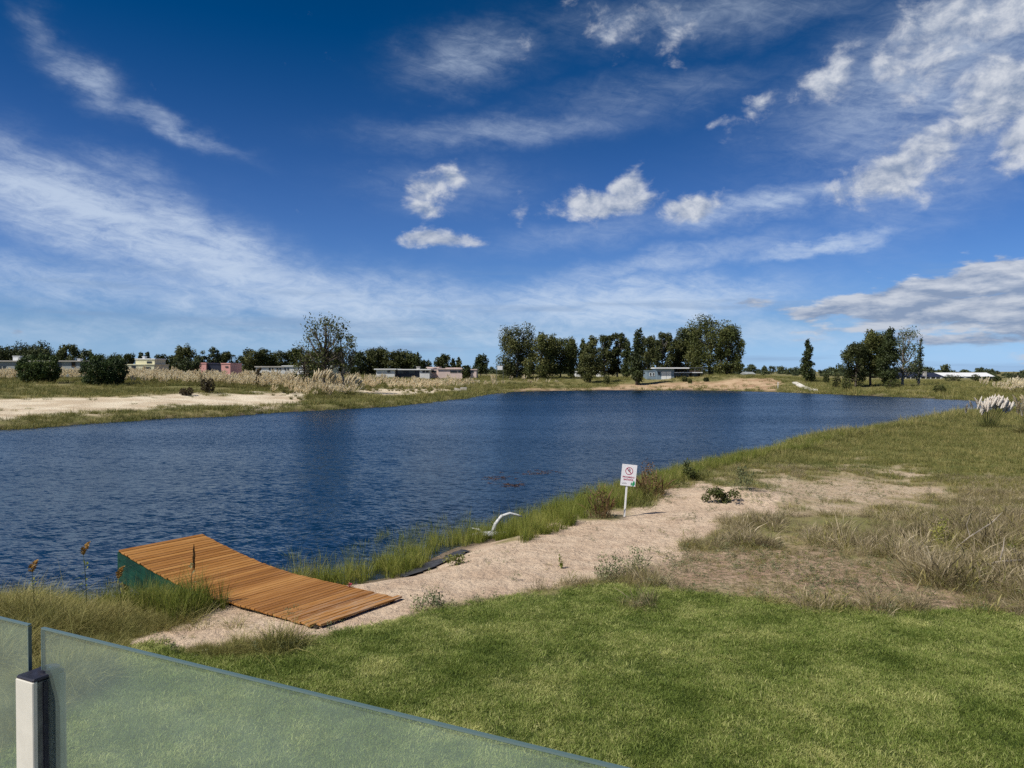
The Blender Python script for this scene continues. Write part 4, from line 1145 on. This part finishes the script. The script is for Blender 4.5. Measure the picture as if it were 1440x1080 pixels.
for u in (930, 937.2):
    m = MB(); m.box(((u + 3.3 - 720) / F * d - t.location.x, -.03, .75), (1.2, .06, 2.0)); m.build('door', M['white'], t)
window(t, d, 925, 928, 523, 527); window(t, d, 914, 917, 524, 529, y0=.8, fm=M['white']); window(t, d, 918.5, 921.5, 524, 529, y0=.8, fm=M['white'])
window(t, d, 951, 960, 525, 531, y0=2.2); window(t, d, 962, 972, 525, 531, y0=2.2); window(t, d, 975, 984, 525, 531, y0=2.2)
# right background
d = 300
t = bld('long farm building with dark blue hipped roof right of the tree clump', 1296, d, 'farm_building', 'building')
wingbox(t, 'w', M['wallw'], d, 1264, 1326, 530, -1.5, 9, None, rt=0, y0=2)
X = lambda u: (u - 720) / F * d - t.location.x
zr0 = P(1296, 530, d).z - t.location.z; zr1 = P(1296, 524, d).z - t.location.z
for (ua, ub) in ((1264, 1300), (1305, 1327)):
    m = MB(); xa, xb = X(ua) - .4, X(ub) + .4
    m.add([(xa, -.6, zr0 + .03), (xb, -.6, zr0 + .03), (xb, 12, zr0 + .03), (xa, 12, zr0 + .03), (xa + 1.2, 5.5, zr1), (xb - 1.2, 5.5, zr1)], [(0, 1, 5, 4), (1, 2, 5), (2, 3, 4, 5), (3, 0, 4), (0, 3, 2, 1)])
    m.build('roof', M['roofd'], t)
chimney(t, d, 1300.5, 1304, 522.5, 531, M['conc'], 1)
m = MB()
for u in range(1266, 1327, 7): m.box((X(u), -.3, zr0 / 2 - .6), (.35, .35, zr0 + 1.2))
m.build('veranda_posts', M['wallw'], t)
for (ua, ub, lb) in ((1324, 1356, 'left one of two long white roofed sheds on the horizon'), (1358, 1399, 'right and longer one of two white roofed sheds on the horizon')):
    d = 330; t = bld(lb, (ua + ub) / 2, d, 'shed', 'shed'); X = lambda u: (u - 720) / F * d - t.location.x
    wingbox(t, 'w', M['wallg'], d, ua + .5, ub - .5, 529.5, -1.5, 14, None, rt=0)
    z0, z1 = P(ua, 529.5, d).z - t.location.z + .02, P(ua, 524, d).z - t.location.z
    m = MB(); m.add([(X(ua), -.3, z0), (X(ub), -.3, z0), (X(ub), 14.3, z0), (X(ua), 14.3, z0), (X(ua), 6, z1), (X(ub), 6, z1)], [(0, 1, 5, 4), (2, 3, 4, 5), (1, 2, 5), (3, 0, 4), (0, 3, 2, 1)])
    m.build('roof', M['white'], t)
    for k_ in range(4):
        uu = ua + (ub - ua) * (k_ + .5) / 4
        window(t, d, uu - 1.5, uu + 1.5, 530.5, 532.5)
t = bld('small grey house on the horizon right of the biggest tree', 1055, 290)
wingbox(t, 'w', M['wallw'], 290, 1049, 1062, 526, -1, 7, None, rt=0)
m = MB(); X = lambda u: (u - 720) / F * 290 - t.location.x; z0 = P(1055, 526, 290).z - t.location.z; z1 = P(1055, 523, 290).z - t.location.z
m.add([(X(1048.5), -.4, z0 + .02), (X(1062.5), -.4, z0 + .02), (X(1062.5), 7.4, z0 + .02), (X(1048.5), 7.4, z0 + .02), (X(1048.5), 3.5, z1), (X(1062.5), 3.5, z1)], [(0, 1, 5, 4), (2, 3, 4, 5), (1, 2, 5), (3, 0, 4), (0, 3, 2, 1)])
m.build('roof', M['wallg'], t); window(t, 290, 1052, 1055, 527, 529)
# brick stacks right of the sandy rise
t = bld('low earth brick hut on the rise right of the sandy mound', 1088, 215, 'hut', 'hut')
wingbox(t, 'w', M['twig'], 215, 1083, 1094, 530, -.3, 3, M['conc'], .2, .12); window(t, 215, 1087, 1089.5, 531.5, 533)

# white board on posts left of the grove
d = 180; x = (703 - 720) / F * d; t = thing('notice_board', 'white notice board on two thin posts left of the grove', 'sign', (x, d, Hs(x, d)))
zt = P(703, 514, d).z - t.location.z
m = MB(); m.box((0, 0, zt - .55), (1.2, .06, .95)); m.build('board', M['white'], t)
for sx in (-1, 1):
    m = MB(); m.box((sx * .75, .02, zt / 2), (.09, .09, zt + .3)); m.build('post', M['dmetal'], t)
# concrete inlet box on the shore
p = gp(652, 551); t = thing('concrete_culvert', 'pale concrete culvert box on the spit at the far shore', 'culvert', p)
s = p.y / F
m = MB(); m.box((0, 0, 6 * s / 2), (9 * s, 1.2, 6.5 * s)); m.build('headwall', M['conc'], t)
m = MB(); m.box((-9 * s, .4, 3.2 * s), (9 * s, .4, 3.2 * s), ry=.22); m.build('wing_wall', M['conc'], t)
# concrete boat ramp on the right far bank
a0, a1, b0, b1 = gp(1114, 539), gp(1121, 539), gp(1138, 550.5), gp(1150, 550)
m = MB(); N_ = 10
for i in range(N_):
    pass
vs = []; fs = []
for i in range(N_ + 1):
    t_ = i / N_
    for q in (a0.lerp(b0, t_), a1.lerp(b1, t_)):
        zz = Hs(q.x, q.y); vs += [(q.x, q.y, zz + .28), (q.x, q.y, zz - .3)]
for i in range(N_):
    b = i * 4
    fs += [(b, b + 2, b + 6, b + 4), (b + 1, b, b + 4, b + 5), (b + 2, b + 3, b + 7, b + 6)]
fs += [(0, 1, 3, 2), (N_ * 4, N_ * 4 + 2, N_ * 4 + 3, N_ * 4 + 1)]
tag(obj('concrete_ramp', mesh('concrete_ramp', vs, fs, [M['pathc']])), 'pale concrete ramp running down the far bank to the water', 'ramp')
p = gp(1094, 547); m = MB(); m.box((0, 0, .6), (.10, .10, 1.4)); m.box((0, 0, 1.35), (.2, .08, .12)); o = m.build('marker_post', M['white'], loc=p)
tag(o, 'short white marker post at the far waterline left of the ramp', 'post')

# ------------------------------------------------------------------ jetty
AX, PX = Vector((-.819, .574, 0)), Vector((.574, .819, 0))
ORG = Vector((-3.01, 11.68, 0)); JW, JL = 1.82, 5.75
jet = thing('wooden_jetty', 'orange brown plank jetty with green boarded sides reaching into the lake', 'jetty', ORG + AX * 2.8 + PX * .9)
def jz(s): 
    t_ = min(1, max(0, (s - 2.5) / (JL - 2.5)))
    return .10 + .05 * (1 - min(1, s / 1.2)) * 0 + .40 * (t_ * t_ * (1.6 - .6 * t_))
rzj = math.atan2(PX.y, PX.x)
pitch = .115; npk = int(JL / pitch)
vm = MB(); vm.box((0, 0, 0), (JW, pitch - .011, .03), bev=.004)
pkm = mesh('plank', vm.v, vm.f, [M['plank']])
inv = jet.location
rj = random.Random(4)
for i in range(npk):
    s = (i + .5) * pitch
    sl = math.atan2(jz(s + .05) - jz(s - .05), .1)
    c = ORG + AX * s + PX * (JW / 2 + rj.uniform(-.012, .012)) + Vector((0, 0, jz(s) - .015 + rj.uniform(-.002, .003)))
    if i == 0: c += PX * .12
    o = obj('plank', pkm, jet, c - inv, (0, 0, 0))
    Mx = Matrix.Rotation(rzj, 4, 'Z') @ Matrix.Rotation(sl, 4, 'X')
    o.rotation_euler = Mx.to_euler(); o.rotation_euler.z += rj.uniform(-.003, .003)
    o['worn'] = max(0.0, min(1.0, 1.1 - i / 9.0)) + .12
for jt_ in (.08, .62, 1.2, 1.74):
    m = MB(); n_ = 12
    for k_ in range(n_):
        s0, s1 = JL * k_ / n_ + .03, JL * (k_ + 1) / n_ + .03
        a, b = ORG + AX * s0 + PX * jt_, ORG + AX * min(s1, JL - .03) + PX * jt_
        za, zb_ = jz(s0) - .034, jz(s1) - .034
        vs = []
        for (q, zz) in ((a, za), (b, zb_)):
            for off in (-.022, .022):
                for hz in (0, -.10): vs.append(q + PX * off + Vector((0, 0, zz + hz)) - inv)
        m.add(vs, [(0, 1, 3, 2), (4, 6, 7, 5), (0, 4, 5, 1), (2, 3, 7, 6), (0, 2, 6, 4), (1, 5, 7, 3)])
    m.build('joist', M['darkw'], jet)
for side, off in ((-1, -.005), (1, JW + .005)):
    for k_ in range(4):
        m = MB(); s0 = 2.75 + k_ * .12; n_ = 6
        for q_ in range(n_):
            sa, sb = s0 + (JL - .02 - s0) * q_ / n_, s0 + (JL - .02 - s0) * (q_ + 1) / n_
            vs = []
            for s in (sa, sb):
                for o_ in (-.012, .012):
                    for hz in (0, -.128): vs.append(ORG + AX * s + PX * (off + o_) + Vector((0, 0, jz(s) - .04 - k_ * .135 + hz)) - inv)
            m.add(vs, [(0, 1, 3, 2), (4, 6, 7, 5), (0, 4, 5, 1), (2, 3, 7, 6), (0, 2, 6, 4), (1, 5, 7, 3)])
        m.build('side_board', M['green'], jet)
for k_ in range(4):
    m = MB(); c = ORG + AX * (JL + .004) + PX * (JW / 2) + Vector((0, 0, jz(JL) - .104 - k_ * .135)) - inv
    m.box(c, (JW - .03, .024, .128), rz=rzj); m.build('end_board', M['green'], jet)
for s in (3.0, 4.3, 5.6):
    for tt in (.06, JW - .06):
        m = MB(); q = ORG + AX * s + PX * tt - inv; m.box((q.x, q.y, (jz(s) - .14 - 1.2) / 2), (.09, .09, jz(s) - .14 + 1.2), rz=rzj); m.build('leg', M['darkw'], jet)

# ------------------------------------------------------------------ warning sign
p = gp(878, 727)
sg = thing('warning_sign', 'white no bathing sign on a leaning white post at the bank', 'sign', p, R(6))
sg.rotation_euler = (0, R(4.2), R(-3))
m = MB(); m.box((0, 0, .50), (.05, .04, 1.35), bev=.004); m.build('post', M['white'], sg)
bw, bh, bz = .41, .59, 1.15
m = MB(); m.box((0.0, -.032, bz), (bw, .012, bh)); bd = m.build('board', M['signw'], sg); bd.rotation_euler = (0, R(1.5), 0)
fy = -.0405
m = MB(); N_ = 36; ro, ri = .105, .088; cz = bz + .115
vs = []
for k_ in range(N_):
    a = 2 * math.pi * k_ / N_; vs += [(ro * math.cos(a), fy, cz + ro * math.sin(a)), (ri * math.cos(a), fy, cz + ri * math.sin(a))]
m.add(vs, [(2 * k_, 2 * ((k_ + 1) % N_), 2 * ((k_ + 1) % N_) + 1, 2 * k_ + 1) for k_ in range(N_)])
m.box((0, fy - .001, cz), (.020, .001, .19), ry=R(-42)); m.build('ban_ring', M['signr'], bd)
m = MB()   # small swimmer pictogram
m.box((.012, fy + .0005, cz + .012), (.020, .0006, .075), ry=R(35)); m.box((-.015, fy + .0005, cz + .004), (.014, .0006, .06), ry=R(-60))
m.box((.03, fy + .0005, cz - .03), (.012, .0006, .05), ry=R(10))
m.add([(-.002 + .016 * math.cos(a), fy + .0002, cz + .055 + .016 * math.sin(a)) for a in [k_ * math.pi / 5 for k_ in range(10)]], [tuple(range(10))])
m.build('pictogram', M['signk'], bd)
def text(s, size, x, z, mat, parent, name='lettering'):
    c = bpy.data.curves.new(name, 'FONT'); c.body = s; c.size = size; c.align_x = 'CENTER'; c.resolution_u = 2; c.offset = .0015
    o = bpy.data.objects.new(name, c); COL.objects.link(o)
    dg = bpy.context.evaluated_depsgraph_get(); me = bpy.data.meshes.new_from_object(o.evaluated_get(dg))
    bpy.data.objects.remove(o); me.name = name; me.materials.clear(); me.materials.append(mat)
    return obj(name, me, parent, (x, fy, z), (math.pi / 2, 0, 0))
text('PROHIBIDO', .062, 0, bz - .075, M['signr'], bd); text('BAÑARSE', .062, 0, bz - .145, M['signr'], bd)
m = MB()
for k_, q in enumerate((.028, .018, .03, .02)): m.box((-.155 + k_ * .036, fy, bz - .235), (q, .0006, .012))
m.box((-.10, fy, bz - .205), (.09, .0006, .003)); m.build('small_print', M['signk'], bd)
m = MB()   # green leaf emblem
m.add([(.12, fy, bz - .29), (.155, fy, bz - .285), (.19, fy, bz - .24), (.185, fy, bz - .185), (.155, fy, bz - .13), (.135, fy, bz - .17), (.115, fy, bz - .22)], [tuple(range(7))])
m.add([(.075, fy, bz - .27), (.10, fy, bz - .28), (.112, fy, bz - .23), (.095, fy, bz - .18), (.078, fy, bz - .22)], [tuple(range(5))])
m.build('leaf_emblem', M['signg'], bd)

# ------------------------------------------------------------------ plants one can tell apart on the near bank
def stems(label, name, cat, loc, n, rad, h0, h1, mat, seed, wd=.006, heads=.5, leaves=0, group=None, leafm=None, hw=2.6, lsize=.03):
    t = thing(name, label, cat, loc, 0, group)
    v, f, tt = blades(n, rad, h0, h1, wd, .35, .3, seed, 4, heads, hw)
    obj('stems', mesh('stems', v, f, [mat], False, {'tint': ('FLOAT', tt)}), t)
    if leaves:
        r = np.random.default_rng(seed)
        cs = [(r.normal() * rad * .45, r.normal() * rad * .45, r.uniform(.12, .8) * h1) for _ in range(14)]
        v, f, tt = leafcloud(cs, [(rad * .55, rad * .55, h1 * .26)] * 14, leaves, lsize, seed + 3)
        obj('foliage', mesh('foliage', v, f, [leafm or mat], False, {'tint': ('FLOAT', tt)}), t)
    return t
stems('rusty brown dock plant right of the warning sign at the bank', 'dock_plant', 'plant', gp(915, 700), 110, .38, .6, 1.15, M['rust'], 1, .008, .8, 500, leafm=M['rust'], hw=2.6)
stems('reddish seeding weed on the bank left of the warning sign', 'dock_plant', 'plant', gp(845, 728), 90, .32, .5, .95, M['rust'], 2, .007, .8, 300, leafm=M['rust'])
stems('dark green leafy bush on the sand right of the sign', 'shrub', 'bush', gp(1013, 708), 30, .3, .2, .5, M['grey'], 3, .006, 0, 1500, leafm=M['leafb'], lsize=.035)
stems('grey green shrub at the edge of the upper sand', 'shrub', 'bush', gp(1044, 690), 50, .25, .35, .75, M['grey'], 4, .006, .2, 500, leafm=M['grey'])
stems('bushy green weed among reeds behind the rusty plant', 'shrub', 'bush', gp(972, 676), 40, .28, .4, .8, M['reed'], 5, .006, 0, 700, leafm=M['leafb'], lsize=.04)
stems('yellow green leafy weed in the tall dry grass', 'weed', 'weed', gp(1322, 768), 40, .25, .3, .65, M['reed'], 6, .006, 0, 380, leafm=M['reed'], lsize=.03)
stems('small bright green weed at the right edge of the dry grass', 'weed', 'weed', gp(1424, 786), 20, .1, .2, .4, M['reed'], 7, .006, 0, 140, leafm=M['reed'], lsize=.035)
stems('grey green bushy weed at the corner of sand and lawn', 'weed', 'weed', gp(858, 812), 60, .3, .15, .5, M['grey'], 8, .006, .2, 500, leafm=M['grey'], lsize=.022)
stems('second grey green weed further right at the lawn edge', 'weed', 'weed', gp(896, 806), 60, .26, .2, .5, M['grey'], 9, .006, .2, 450, leafm=M['grey'], lsize=.022)
stems('tiny bright green sprout alone on the open sand', 'sprout', 'weed', gp(789, 800), 8, .05, .12, .3, M['reed'], 10, .008, 0, 40, leafm=M['reed'], lsize=.03)
stems('low grey weed at the lawn edge below the open sand', 'weed', 'weed', gp(606, 852), 50, .28, .06, .2, M['grey'], 11, .006, 0, 380, leafm=M['grey'], lsize=.022)
stems('small green weed on the sand beside the black liner', 'weed', 'weed', gp(640, 795), 30, .2, .08, .25, M['reed'], 12, .006, 0, 240, leafm=M['mead'], lsize=.03)
def tallweed(label, u, v, h, seed, head='tassel', mat='reed', seedmat='ochre'):
    p = gp(u, v); r = random.Random(seed); t = thing('tall_weed', label, 'weed', p)
    m = MB(); bend = r.uniform(-.04, .06)
    pts_ = [(bend * k_ * k_ / 9, r.uniform(-.01, .01), h * k_ / 5) for k_ in range(6)]
    m.tube(pts_, [.008, .007, .006, .005, .004, .003], 5); m.build('stem', M[mat], t)
    vs, fs, ts = [], [], []
    for k_ in range(12):
        z0 = h * r.uniform(.15, .8); a = r.uniform(0, 6.28); L = r.uniform(.08, .2); b = len(vs); c, s_ = math.cos(a), math.sin(a); q = .013
        vs += [(0, 0, z0), (c * L * .5 - s_ * q, s_ * L * .5 + c * q, z0 + L * .4), (c * L, s_ * L, z0 + L * .3), (c * L * .5 + s_ * q, s_ * L * .5 - c * q, z0 + L * .4)]
        fs.append((b, b + 1, b + 2, b + 3)); ts += [r.random()] * 4
    obj('leaves', mesh('leaves', vs, fs, [M[mat]], False, {'tint': ('FLOAT', ts)}), t)
    if head == 'tassel':
        v_, f_, t_ = plume_arr(.22, .06, 70, seed, .5)
    else:
        v_, f_, t_ = plume_arr(.45, .025, 120, seed, .0)
    v_ = v_ + np.array([pts_[-1][0], 0, h * (.9 if head == 'tassel' else .68)])
    obj('seed_head', mesh('seed_head', v_, f_, [M[seedmat]], False, {'tint': ('FLOAT', t_)}), t)
tallweed('tall weed with yellow drooping tassel at the water left of jetty', 122, 870, 1.15, 3)
tallweed('ochre tasselled weed nearest the left picture edge', 49, 872, .85, 4)
tallweed('dark upright seed spike in front of the jetty side', 268, 862, .98, 5, 'spike', 'grey', 'rust')
tallweed('thin weed with small head left of the jetty corner', 171, 872, .7, 8, 'tassel', 'wild')

# little red leaved sprig on the jetty edge
p = ORG + AX * 1.15 + PX * (JW - .02); p.z = .10
stems('small red leaved sprig at the right edge of the jetty', 'red_sprig', 'weed', p, 14, .05, .04, .11, M['rust'], 17, .006, 0, 30, leafm=M['signr'], lsize=.014)

# driftwood
p = gp(690, 757)
t = thing('driftwood', 'bleached white forked driftwood log on the bank by the liner', 'driftwood', p)
m = MB(); m.tube([(-.55, .1, .05), (-.3, .02, .09), (0, 0, .10), (.28, -.02, .09), (.42, -.02, .13)], [.035, .075, .085, .07, .03], 8); m.build('log', M['driftw'], t, smooth=True)
m = MB(); m.tube([(.05, .0, .12), (.12, .1, .34), (.28, .25, .52), (.50, .35, .58), (.72, .4, .52), (.84, .42, .47)], [.06, .05, .045, .038, .03, .014], 7); m.build('branch', M['driftw'], t, smooth=True)
m = MB(); m.tube([(-.2, .0, .12), (-.32, .12, .2), (-.5, .2, .22)], [.04, .03, .012], 6); m.build('stub', M['driftw'], t, smooth=True)
m = MB(); m.tube([(.2, -.05, .1), (.36, -.14, .17), (.52, -.16, .16)], [.04, .03, .01], 6); m.build('stub', M['driftw'], t, smooth=True)
# fallen branch in the dry grass at right
p = gp(1398, 806); t = thing('fallen_branch', 'bare grey fallen branch lying in dry grass at the right edge', 'branch', p)
m = MB(); m.tube([(-.55, 0, .05), (-.2, .03, .14), (.15, 0, .22), (.5, -.03, .25)], [.008, .02, .026, .02], 6); m.build('limb', M['twig'], t, smooth=True)
m = MB(); m.tube([(.1, 0, .2), (.3, .2, .42), (.42, .35, .62)], [.014, .010, .004], 5); m.build('twig', M['twig'], t)
p = gp(1372, 775); t = thing('dead_branch', 'thin pale dead branch leaning in tall dry grass at right', 'branch', p)
m = MB(); m.tube([(-.5, 0, .02), (-.1, .05, .3), (.35, .0, .62), (.6, .02, .85)], [.006, .012, .010, .004], 5); m.build('limb', M['twig'], t)
m = MB(); m.tube([(-.1, .05, .3), (-.15, .1, .55), (-.05, .12, .8)], [.008, .006, .003], 5); m.build('twig', M['twig'], t)

# black liner strip along the water
pa = [(470, 832, 488, 838), (520, 812, 540, 822), (560, 800, 585, 809), (600, 786, 625, 797), (640, 772, 664, 782), (672, 762, 694, 771)]
vs, fs = [], []; rl = random.Random(3); rows = []
fine = []
for i in range(len(pa) - 1):
    for k_ in range(6):
        tq = k_ / 6; fine.append([pa[i][j] * (1 - tq) + pa[i + 1][j] * tq for j in range(4)])
fine.append(list(pa[-1]))
fine = fine[12:-4]
for q in fine:
    a = onz(q[0] + rl.uniform(-3, 3), q[1] + rl.uniform(-1, 1), -.2); b = onz(q[0] * .4 + q[2] * .6 - 4 + rl.uniform(-6, 5), q[1] * .4 + q[3] * .6 + rl.uniform(-2, 1), -.12)
    for k_ in range(5):
        c = a.lerp(b, k_ / 4); vs.append((c.x, c.y, max(Hs(c.x, c.y), WZ) + .025 + rl.uniform(0, .03)))
for i in range(len(fine) - 1):
    for k_ in range(4):
        b = i * 5 + k_; fs.append((b, b + 1, b + 6, b + 5))
lo = obj('pond_liner', mesh('pond_liner', vs, fs, [M['liner']], True)); sm_ = lo.modifiers.new('thick', 'SOLIDIFY'); sm_.thickness = .006
tag(lo, 'strip of black pond liner showing between the sand and reeds', 'liner')

# water weeds
for (u, v, rx_, ry_, lb) in ((700, 673, .75, .45, 'reddish patch of water weed, left of three off the sign'), (757, 664, 1.15, .35, 'longest and farthest brownish patch of floating water weed'),
                        (722, 682, .6, .25, 'nearest small reddish patch of floating water weed')):
    p = onz(u, v, WZ); r = np.random.default_rng(u)
    cs = [(r.normal() * rx_ * .5, r.normal() * ry_ * 1.1, -.01) for _ in range(26)]
    v_, f_, t_ = leafcloud(cs, [(.16, .16, .03)] * 26, 520, .03, u)
    v_[:, 2] = np.maximum(v_[:, 2], .002)
    o = obj('water_weed', mesh('water_weed', v_, f_, [M['weed']], False, {'tint': ('FLOAT', t_)}), loc=p); tag(o, lb, 'water weed', 'floating weed patches')

# ------------------------------------------------------------------ terrace with glass railing
zt = 3.40
G0 = onz(60, 882, zt); G1 = onz(880, 1080, zt)
RD = (G1 - G0).normalized(); RN = Vector((RD.y, -RD.x, 0))      # RN points towards the terrace
if RN.y > 0: RN = -RN
rzr = math.atan2(RD.y, RD.x)
DECK = 2.38
def pane(label, a, b, bottom, top):
    L = (b - a).length; c = (a + b) / 2
    t = thing('glass_panel', label, 'glass panel', (c.x, c.y, bottom), rzr, 'glass panels of the terrace railing')
    h = top - bottom; th = .0075
    m = MB(); m.box((0, 0, h / 2 - .002), (L - .006, th, h - .006)); m.build('pane', M['glass'], t)
    m = MB(); m.box((0, 0, h - .002), (L, th + .0012, .0036)); m.build('top_edge', M['gedge'], t)
    for sx in (-1, 1):
        m = MB(); m.box((sx * (L / 2 - .0012), 0, h / 2 - .003), (.0024, th + .0012, h - .006)); m.build('side_edge', M['gedge'], t)
G0b = Vector((G0.x, G0.y, 0)); 
pane('long greenish glass panel of the railing right of the cream post', G0b, G0b + RD * 2.2, DECK + .06, zt)
gl_ = onz(42, 877.8, zt); gl_.z = 0
pane('greenish glass panel of the railing left of the cream post', gl_ - RD * 2.0, gl_, DECK + .06, zt)
def rpost(label, c):
    t = thing('railing_post', label, 'post', (c.x, c.y, DECK), rzr, 'railing posts')
    h = 3.288 - DECK
    m = MB(); m.box((0, -.036, h / 2), (.066, .012, h), bev=.002); m.build('front_cover', M['cream'], t)
    m = MB(); m.box((0, .0045, h / 2 - .002), (.060, .068, h - .004)); m.build('core', M['dmetal'], t)
    for sx in (-1, 1):
        m = MB(); m.box((sx * .0315, -.012, h / 2 - .003), (.005, .010, h - .006)); m.box((sx * .0315, .014, h / 2 - .003), (.005, .012, h - .006)); m.build('gasket', M['black'], t)
    m = MB(); m.box((0, -.002, h + .003), (.064, .078, .008), bev=.003)
    m.build('cap', M['black'], t)
    m = MB(); m.tube([(.004, .014, h + .004), (.004, .014, h + .013)], [.024, .023], 20); m.build('cap_boss', M['black'], t, smooth=False)
    for sx in (-.008, .012):
        m = MB(); m.tube([(sx, .012, h + .011), (sx, .012, h + .0155)], [.0035, .003], 8); m.build('screw', M['chrome'], t)
    m = MB(); m.box((0, 0, .006), (.11, .10, .012)); m.build('foot_plate', M['cream'], t)
pc = (G0b + gl_) / 2 + RD * .020
rpost('cream railing post with black cap standing between the glass panels', pc)
# terrace slab under the viewer
tc_ = pc + RN * 2.6 + RD * .6
m = MB(); m.box((tc_.x, tc_.y, DECK - .12), (9, 5.6, .24), rz=rzr)
o = m.build('terrace_floor', M['conc']); o['kind'] = 'structure'
m = MB(); m.box((tc_.x + RN.x * .3, tc_.y + RN.y * .3, (DECK - .24) / 2 - .2), (8.4, 4.6, DECK - .24 + .4), rz=rzr)
o = m.build('terrace_base', M['wallw']); o['kind'] = 'structure'
print('done')
